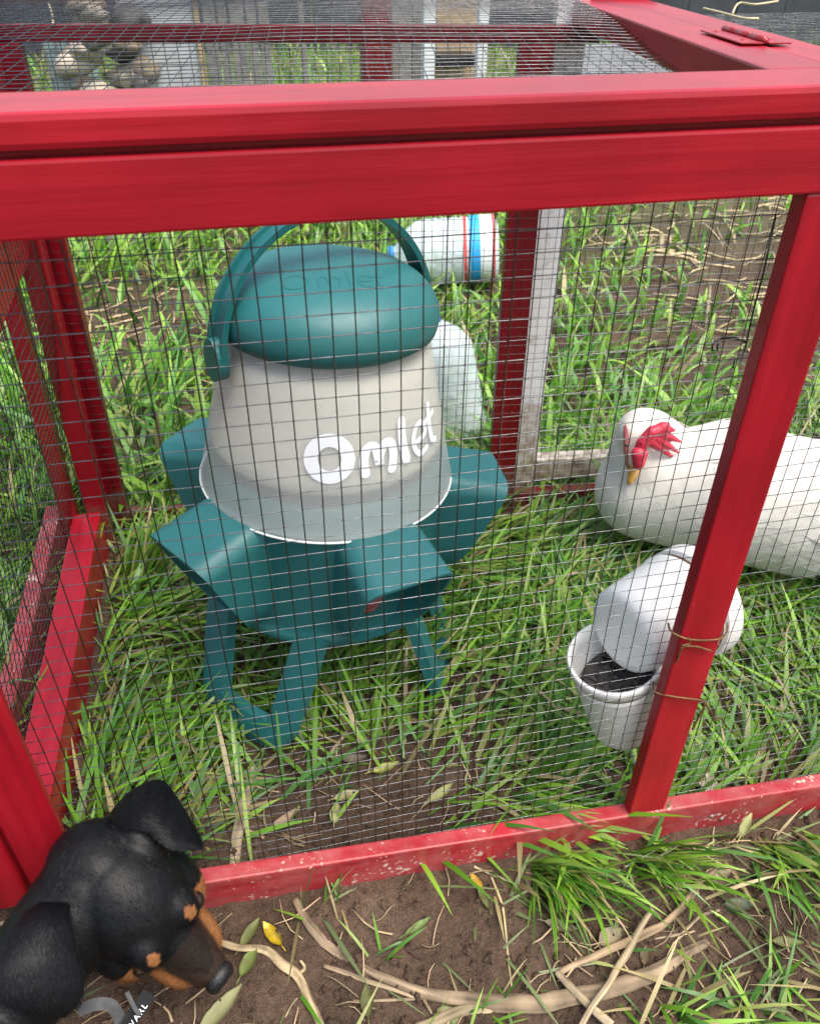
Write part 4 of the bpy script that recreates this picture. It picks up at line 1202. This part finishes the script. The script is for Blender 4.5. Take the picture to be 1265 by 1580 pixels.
# feathers laid like shingles from the neck to the tail
def feathers(n, L, W, name, zone):
    V, F, C = [], [], []
    nv = len(hen_me.vertices); tries = 0; cnt = 0
    while cnt < n and tries < n * 40:
        tries += 1
        v = hen_me.vertices[random.randrange(nv)]; p = Vector(v.co); nn = Vector(v.normal)
        if not zone(p): continue
        cnt += 1
        fl = Vector((0.87, -0.46, -0.18)) if p.x > 0.63 else Vector((0.45, -0.35, -0.8))
        fl = (fl - nn * fl.dot(nn)).normalized(); sd = nn.cross(fl)
        fl = (fl + sd * random.gauss(0, 0.12)).normalized(); sd = nn.cross(fl)
        l = L * random.uniform(0.75, 1.2); w = W * random.uniform(0.8, 1.15); o = len(V); na = 6
        for i in range(na + 1):
            t = i / na; hw = w / 2 * (math.sin(math.pi * (0.12 + 0.83 * t)) ** 0.7)
            c = p + fl * l * (t - 0.3) + nn * (0.0006 + 0.0008 * t * t - 0.003 * (1 - t))
            for s_ in (-1, 0, 1): V.append(c + sd * hw * s_ - nn * (0.0012 * abs(s_)) + fl * (-0.004 * abs(s_)))
        for i in range(na):
            for j in range(2): F.append((o + i * 3 + j, o + i * 3 + j + 1, o + (i + 1) * 3 + j + 1, o + (i + 1) * 3 + j))
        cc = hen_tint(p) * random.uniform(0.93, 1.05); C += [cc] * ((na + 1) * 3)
    o = pyobj(name, V, F, FEATHER, None, True); set_tint(o.data, np.array(C)); child(o, hen); return o


feathers(460, 0.080, 0.040, 'body_feathers', lambda p: p.x > 0.63 and p.z < 0.25)
feathers(46, 0.120, 0.038, 'wing_feathers', lambda p: 0.74 < p.x < 0.95 and p.y < 0.36 and 0.09 < p.z < 0.2)
COMB = plain('red_comb', (0.56, 0.030, 0.065), 0.45, 0.5, 0.25, 90.0, 0, 0.3)


def slab(name, outline, ydep, thick, mat, parent, bulge=0.0, round_=0.35):
    """Fleshy flat shape given by an outline, with real thickness and rounded edges."""
    pts_ = [at(a, b, y=ydep + (bulge * ((a - outline[0][0]) / 60.0) ** 2)) for a, b in outline]
    bm = bmesh.new(); vs = [bm.verts.new(p) for p in pts_]
    f = bm.faces.new(vs); bmesh.ops.triangulate(bm, faces=[f])
    r = bmesh.ops.extrude_face_region(bm, geom=list(bm.faces))
    nv = [e for e in r['geom'] if isinstance(e, bmesh.types.BMVert)]
    bmesh.ops.translate(bm, verts=nv, vec=(0.2 * thick, thick, 0.3 * thick)); bmesh.ops.recalc_face_normals(bm, faces=bm.faces)
    me = bpy.data.meshes.new(name); bm.to_mesh(me); bm.free()
    o = link(name, me, mat); child(o, parent)
    md = o.modifiers.new('bevel', 'BEVEL'); md.width = thick * round_; md.segments = 3; md.limit_method = 'ANGLE'; md.angle_limit = R(50)
    return o


cy_ = 0.452
def cp(a, b, y=cy_): return at(a, b, y=y)
cb = chain(cp(984, 700), 0.0085, cp(992, 682), 0.0100, 5) + chain(cp(992, 682), 0.0100, cp(1006, 667), 0.0105, 5) + chain(cp(1006, 667), 0.0105, cp(1022, 661), 0.0095, 5)
for base_, tip in (((1022, 660), (1040, 664)), ((1018, 668), (1049, 681)), ((1012, 674), (1046, 698)), ((1004, 680), (1036, 704)), ((1022, 660), (1032, 654))):
    cb += chain(cp(*base_), 0.0098, cp(*tip, y=cy_ - 0.004), 0.0026, 9)
comb = child(link('comb', remeshed('comb', cb, 0.0014, 3, COMB)), hen)
child(link('comb_lobe', remeshed('comb_lobe', chain(cp(985, 700, 0.446), 0.0115, cp(985, 716, 0.444), 0.0095, 5) + chain(cp(992, 700, 0.446), 0.008, cp(989, 714, 0.444), 0.007, 4), 0.0014, 3, COMB)), hen)
skin = slab('face_skin', [(962, 666), (967, 658), (971, 672), (970, 700), (972, 722), (967, 726), (963, 700)], 0.463, 0.010, plain('pink_skin', (0.42, 0.14, 0.14), 0.6, 0.3, 0.3, 120), hen, 0.0, 0.4)
mb = MB(); mb.tube([at(978, 722, y=0.462), at(976, 731, y=0.457), at(972, 742, y=0.452), at(969, 750, y=0.450)], [0.0095, 0.0085, 0.0055, 0.0012], 10)
child(mb.obj('beak', plain('yellow_beak', (0.62, 0.33, 0.07), 0.45, 0.5, 0.2, 100), None), hen)
ey = at(966, 687, y=0.456); eb = MB().add(lathe_data([(0.0, 0.0028), (0.002, 0.002), (0.003, 0.0), (0.002, -0.002), (0.0, -0.0028)], 12)); child(eb.obj('eye', plain('hen_eye', (0.02, 0.01, 0.006), 0.1), None, True, Matrix.Translation(ey)), hen)
for lx, ly in ((0.735, 0.42), (0.775, 0.36)):
    mb = MB(); g0 = zg(lx, ly); mb.tube([(lx, ly, 0.08), (lx + 0.01, ly, 0.04), (lx, ly - 0.005, g0 + 0.006)], [0.008, 0.006, 0.006], 8)
    for a in (-0.5, 0.0, 0.5): mb.tube([(lx, ly, g0 + 0.006), (lx - 0.02 * math.cos(a) , ly - 0.025 + 0.02 * math.sin(a), g0 + 0.006), (lx - 0.045 * math.cos(a + 0.6), ly - 0.04 + 0.04 * math.sin(a), g0 + 0.003)], [0.005, 0.0045, 0.002], 6)
    child(mb.obj('leg', plain('yellow_leg', (0.5, 0.32, 0.08), 0.6, 0.3, 0.2, 90), None), hen)

# ================================================================== DOG
DO = Vector((-0.2480, -0.0590, 0.208)); DF = Vector((0.637, -0.501, -0.586)).normalized()
DU = Vector((0.280, -0.558, 0.781)); DU = (DU - DF * DU.dot(DF)).normalized(); DL = DU.cross(DF)
DR = Matrix((DF, DL, DU)).transposed()
def dp(f, l, u): return DO + DF * f + DL * l + DU * u
def dloc(q): v = Vector(q) - DO; return v.dot(DF), v.dot(DL), v.dot(DU)


dog = empty('dog', (-0.36, -0.22, 0.0)); tag(dog, 'small black and tan dog with floppy ears looking down at the soil', 'dog')
bl = [(dp(0.052, 0, -0.004), (0.064, 0.050, 0.043), DR), (dp(0.018, 0, -0.012), (0.050, 0.046, 0.042), DR)]
for s_ in (-1, 1):
    bl += [(dp(0.030, 0.040 * s_, 0.004), (0.030, 0.020, 0.022), DR)]
    bl += [(dp(0.092, 0.021 * s_, 0.008), (0.024, 0.019, 0.021), DR), (dp(0.076, 0.034 * s_, -0.028), (0.042, 0.027, 0.034), DR)]
    bl += [(dp(0.124, 0.0175 * s_, -0.031), (0.036, 0.0185, 0.0215), DR)]
bl += [(q, (r[0] * 1.05, r[0], r[0] * 0.92), DR) for q, r, _ in chain(dp(0.096, 0, -0.010), 0.031, dp(0.154, 0, -0.018), 0.0195, 8)]
bl += chain(dp(0.085, 0, -0.046), 0.028, dp(0.138, 0, -0.050), 0.015, 7)
nk1 = Vector((-0.325, -0.150, 0.140)); nk2 = Vector((-0.40, -0.27, 0.125))
bl += chain(dp(0.02, 0, -0.014), 0.046, nk1, 0.045, 8) + chain(nk1, 0.045, nk2, 0.072, 6) + chain(nk2, 0.075, (-0.52, -0.46, 0.14), 0.085, 8)
bl += chain(nk2, 0.07, (-0.35, -0.25, 0.09), 0.045, 5)
for lx, ly in ((-0.355, -0.225), (-0.44, -0.19)):
    bl += chain((lx - 0.01, ly - 0.03, 0.11), 0.030, (lx, ly, 0.05), 0.018, 5) + chain((lx, ly, 0.05), 0.017, (lx + 0.008, ly + 0.012, 0.014), 0.016, 4)
for lx, ly in ((-0.50, -0.46), (-0.60, -0.42)):
    bl += chain((lx, ly, 0.13), 0.045, (lx - 0.01, ly + 0.03, 0.07), 0.024, 5) + chain((lx - 0.01, ly + 0.03, 0.07), 0.019, (lx, ly + 0.03, 0.012), 0.016, 5)


def fur_mat():
    m, n, l, b = nmat('dog_fur')
    a = n.new('ShaderNodeAttribute'); a.attribute_name = 'tint'; l.new(a.outputs['Color'], b.inputs['Base Color'])
    b.inputs['Roughness'].default_value = 0.44; b.inputs['Specular IOR Level'].default_value = 0.17
    v = coords(n, l, (420, 420, 420)); f = noise(n, l, v, 1.0, 3.0); bump(n, l, b, f, 0.35, 0.0006)
    return m


FUR = fur_mat()
BLK, TAN, BRN = np.array([0.0038, 0.0040, 0.0048]), np.array([0.20, 0.082, 0.030]), np.array([0.045, 0.026, 0.018])
def dog_tint(q):
    f, l, u = dloc(q); j = mnoise.noise(Vector(q) * 160) * 0.0030 + mnoise.noise(Vector(q) * 420) * 0.0016
    al = abs(l)
    spot = ((f - 0.1035) / 0.0068) ** 2 + ((al - 0.0235) / 0.0052) ** 2 + ((u - 0.020) / 0.014) ** 2
    k = 0.0
    if spot < 1.25 + j * 120: k = 1.0 - 0.35 * max(0, spot - 0.7)
    if f > 0.098 and f < 0.159:
        side = (al - (0.0175 - 0.05 * (f - 0.12))) + (-u - 0.012) * 0.6 + j
        k = max(k, min(1.0, max(0.0, side / 0.0075)))
    if f > 0.05 and f <= 0.10: k = max(k, min(1.0, max(0.0, (-u - 0.052 + j) / 0.006)))
    c = BLK * (1 - k) + TAN * k
    if f > 0.118 and k < 0.5: c = c * 0.55 + BRN * 0.45 * (1 if u < 0.0 else 0.5)
    if q[2] < 0.045: c = TAN * 0.9
    return c * (1 + 0.25 * mnoise.noise(Vector(q) * 300))


dog_me = remeshed('dog_body', bl, 0.0028, 7, FUR)
set_tint(dog_me, np.array([dog_tint(v.co) for v in dog_me.vertices]))
child(link('body', dog_me), dog)
def dflow(q):
    f, l, u = dloc(q)
    v = -DF if f > 0.0 else (nk1 - DO)
    return np.array((v + DL * (0.25 * math.copysign(1, l)) * max(0.0, min(1.0, f / 0.08)))[:])


strands('fur', dog_me, 110000, 0.0046, 0.00022, dflow, FUR, dog, 0.15, dog_tint)


def ear(name, edge_a, edge_b, bulge, nseg=18, nrow=8):
    """Ear flap between two edges given as (px, py, height); a thick, curved leaf of skin."""
    A = cat_rom([at(a, b, z=h) for a, b, h in edge_a], 6); B = cat_rom([at(a, b, z=h) for a, b, h in edge_b], 6)
    def res(P): return [P[int(round(i * (len(P) - 1) / nseg))] for i in range(nseg + 1)]
    A, B = res(A), res(B); G = []
    for i in range(nseg + 1):
        row = []
        for j in range(nrow + 1):
            t = j / nrow; p = A[i].lerp(B[i], t)
            view = (Vector(CAM) - p).normalized()
            row.append(p + view * bulge * math.sin(math.pi * t) ** 0.8 * math.sin(math.pi * min(1, 0.15 + 0.8 * i / nseg)))
        G.append(row)
    V = [p for r in G for p in r]; w = nrow + 1
    Fq = [(i * w + j, i * w + j + 1, (i + 1) * w + j + 1, (i + 1) * w + j) for i in range(nseg) for j in range(nrow)]
    o = pyobj(name, V, Fq, FUR, None, True); child(o, dog)
    bm = bmesh.new(); bm.from_mesh(o.data); bmesh.ops.recalc_face_normals(bm, faces=bm.faces)
    if sum((f.normal.dot(Vector(CAM) - f.calc_center_median()) for f in bm.faces)) < 0: bmesh.ops.reverse_faces(bm, faces=bm.faces)
    bm.to_mesh(o.data); bm.free()
    me2 = o.data.copy()
    md = o.modifiers.new('solid', 'SOLIDIFY'); md.thickness = 0.0042; md.offset = -1
    sb = o.modifiers.new('sub', 'SUBSURF'); sb.levels = 1; sb.render_levels = 2
    EC = np.array([0.0058, 0.0060, 0.0074])
    set_tint(o.data, np.tile(EC, (len(o.data.vertices), 1)))
    return o, me2, EC


er1, m1, EC = ear('ear', [(158, 1275, .205), (172, 1248, .218), (196, 1222, .226), (225, 1205, .228), (250, 1200, .226), (268, 1218, .221), (288, 1250, .213), (305, 1280, .206), (312, 1300, .202)],
                  [(176, 1290, .216), (186, 1288, .220), (196, 1280, .228), (210, 1278, .232), (228, 1284, .231), (246, 1299, .226), (262, 1309, .220), (288, 1313, .210), (308, 1309, .203)], 0.012)
er2, m2, EC = ear('ear', [(108, 1392, .212), (108, 1412, .216), (116, 1445, .210), (124, 1478, .200), (131, 1510, .188), (131, 1535, .178), (118, 1558, .168), (100, 1569, .160)],
                  [(62, 1393, .214), (34, 1410, .222), (12, 1448, .224), (-6, 1490, .220), (-12, 1525, .210), (0, 1550, .198), (35, 1564, .184), (70, 1571, .170)], 0.010)
for m_, lead in ((m1, at(300, 1300, z=.205) - at(180, 1250, z=.22)), (m2, at(90, 1560, z=.16) - at(80, 1400, z=.21))):
    bm = bmesh.new(); bm.from_mesh(m_); bmesh.ops.subdivide_edges(bm, edges=list(bm.edges), cuts=7, use_grid_fill=True, smooth=0.3); bm.normal_update(); bm.to_mesh(m_); bm.free()
    ld = np.array(lead[:]); strands('ear_fur', m_, 16000, 0.0040, 0.00024, lambda q: ld, FUR, dog, 0.08, lambda q: EC)
# nose pad with nostrils
NOSE = plain('nose_leather', (0.007, 0.0065, 0.0075), 0.38, 0.4, 0.3, 500.0, 0, 0.5)
nm = remeshed('nose', [(dp(0.1695, 0, -0.0120), (0.0100, 0.0150, 0.0115), DR), (dp(0.168, 0, -0.020), (0.009, 0.010, 0.010), DR)] + [(dp(0.1715, 0.0080 * k, -0.0135), (0.0085, 0.0078, 0.0080), DR) for k in (-1, 1)], 0.0012, 4, NOSE)
child(link('nose', nm), dog)
for k in (-1, 1):
    c = dp(0.1790, 0.0065 * k, -0.0165)
    child(MB().add(lathe_data([(0.0, 0.0012), (0.0016, 0.0008), (0.0022, 0.0)], 10)).obj('nostril', plain('nostril', (0.002, 0.002, 0.002), 0.8), None, True, aligned(c, DF)), dog)
EYE = plain('dog_eye', (0.012, 0.006, 0.004), 0.06, 0.8)
for k in (-1, 1):
    c = dp(0.1050, 0.0335 * k, -0.001); e = MB()
    e.add(lathe_data([(0.0095 * math.sin(t), 0.0095 * math.cos(t)) for t in np.linspace(0, math.pi, 12)], 20))
    child(e.obj('eye', EYE, None, True, Matrix.Translation(c)), dog)
wk = MB()
for k in (-1, 1):
    for q in range(7):
        f0 = 0.128 + 0.005 * (q % 4); p0 = dp(f0, 0.026 * k, -0.026 - 0.004 * (q // 2)); d0 = (DL * k * 1.0 + DF * random.uniform(-0.1, 0.5) + DU * random.uniform(-0.5, 0.1)).normalized()
        wk.tube([p0, p0 + d0 * 0.014, p0 + d0 * 0.026 - Vector((0, 0, 0.004))], [0.00022, 0.00018, 0.00008], 4)
wo = wk.obj('whiskers', FUR, None); set_tint(wo.data, np.tile(np.array([0.02, 0.02, 0.02]), (len(wk.V), 1))); child(wo, dog)
# harness: grey fabric, black strap with lettering
GREYF = plain('grey_webbing', (0.045, 0.045, 0.047), 0.7, 0.3, 0.2, 160.0, 0, 0.5)
def strap(pts_, w, mat, name, thick=0.0022):
    P = cat_rom(pts_, 8); V, F = [], []
    for i, p in enumerate(P):
        t = (P[min(i + 1, len(P) - 1)] - P[max(i - 1, 0)]).normalized(); vw = (Vector(CAM) - p).normalized(); sd = t.cross(vw).normalized(); up = sd.cross(t)
        for a, b in ((-w / 2, 0), (w / 2, 0), (w / 2, thick), (-w / 2, thick)): V.append(p + sd * a + up * b)
    for i in range(len(P) - 1):
        for j in range(4): F.append((i * 4 + j, i * 4 + (j + 1) % 4, (i + 1) * 4 + (j + 1) % 4, (i + 1) * 4 + j))
    F += [(0, 1, 2, 3), tuple((len(P) - 1) * 4 + j for j in (3, 2, 1, 0))]
    o = pyobj(name, V, F, mat); child(o, dog); return o


strap([at(122, 1560, z=.142), at(150, 1550, z=.145), at(172, 1553, z=.140), at(184, 1572, z=.130), at(192, 1600, z=.12)], 0.010, GREYF, 'harness_strap')
bs = strap([at(188, 1602, z=.128), at(204, 1572, z=.136), at(218, 1552, z=.140), at(230, 1534, z=.140)], 0.013, plain('harness_black', (0.006, 0.006, 0.007), 0.7, 0.2), 'harness_band')
strap([at(196, 1532, z=.155), at(208, 1556, z=.150), at(216, 1566, z=.146)], 0.0035, GREYF, 'harness_ring')
tx = bpy.data.curves.new('lettering', 'FONT'); tx.body = 'WARL'; tx.size = 0.0070; tx.extrude = 0.0002; tx.space_character = 1.25
to = bpy.data.objects.new('tmp_text', tx); COL.objects.link(to); dg = bpy.context.evaluated_depsgraph_get(); dg.update()
tm = bpy.data.meshes.new_from_object(to.evaluated_get(dg)); bpy.data.objects.remove(to, do_unlink=True)
t0_, t1_ = at(203, 1590, z=.136), at(236, 1541, z=.1455)
xa = (t1_ - t0_).normalized(); vw = (Vector(CAM) - t0_).normalized(); ya = vw.cross(xa).normalized(); za = xa.cross(ya)
mt = Matrix((xa, ya, za)).transposed().to_4x4(); mt.translation = t0_ + za * 0.0065
tm.transform(mt); tm.materials.clear(); child(link('harness_lettering', tm, plain('harness_print', (0.7, 0.7, 0.7), 0.6)), dog)
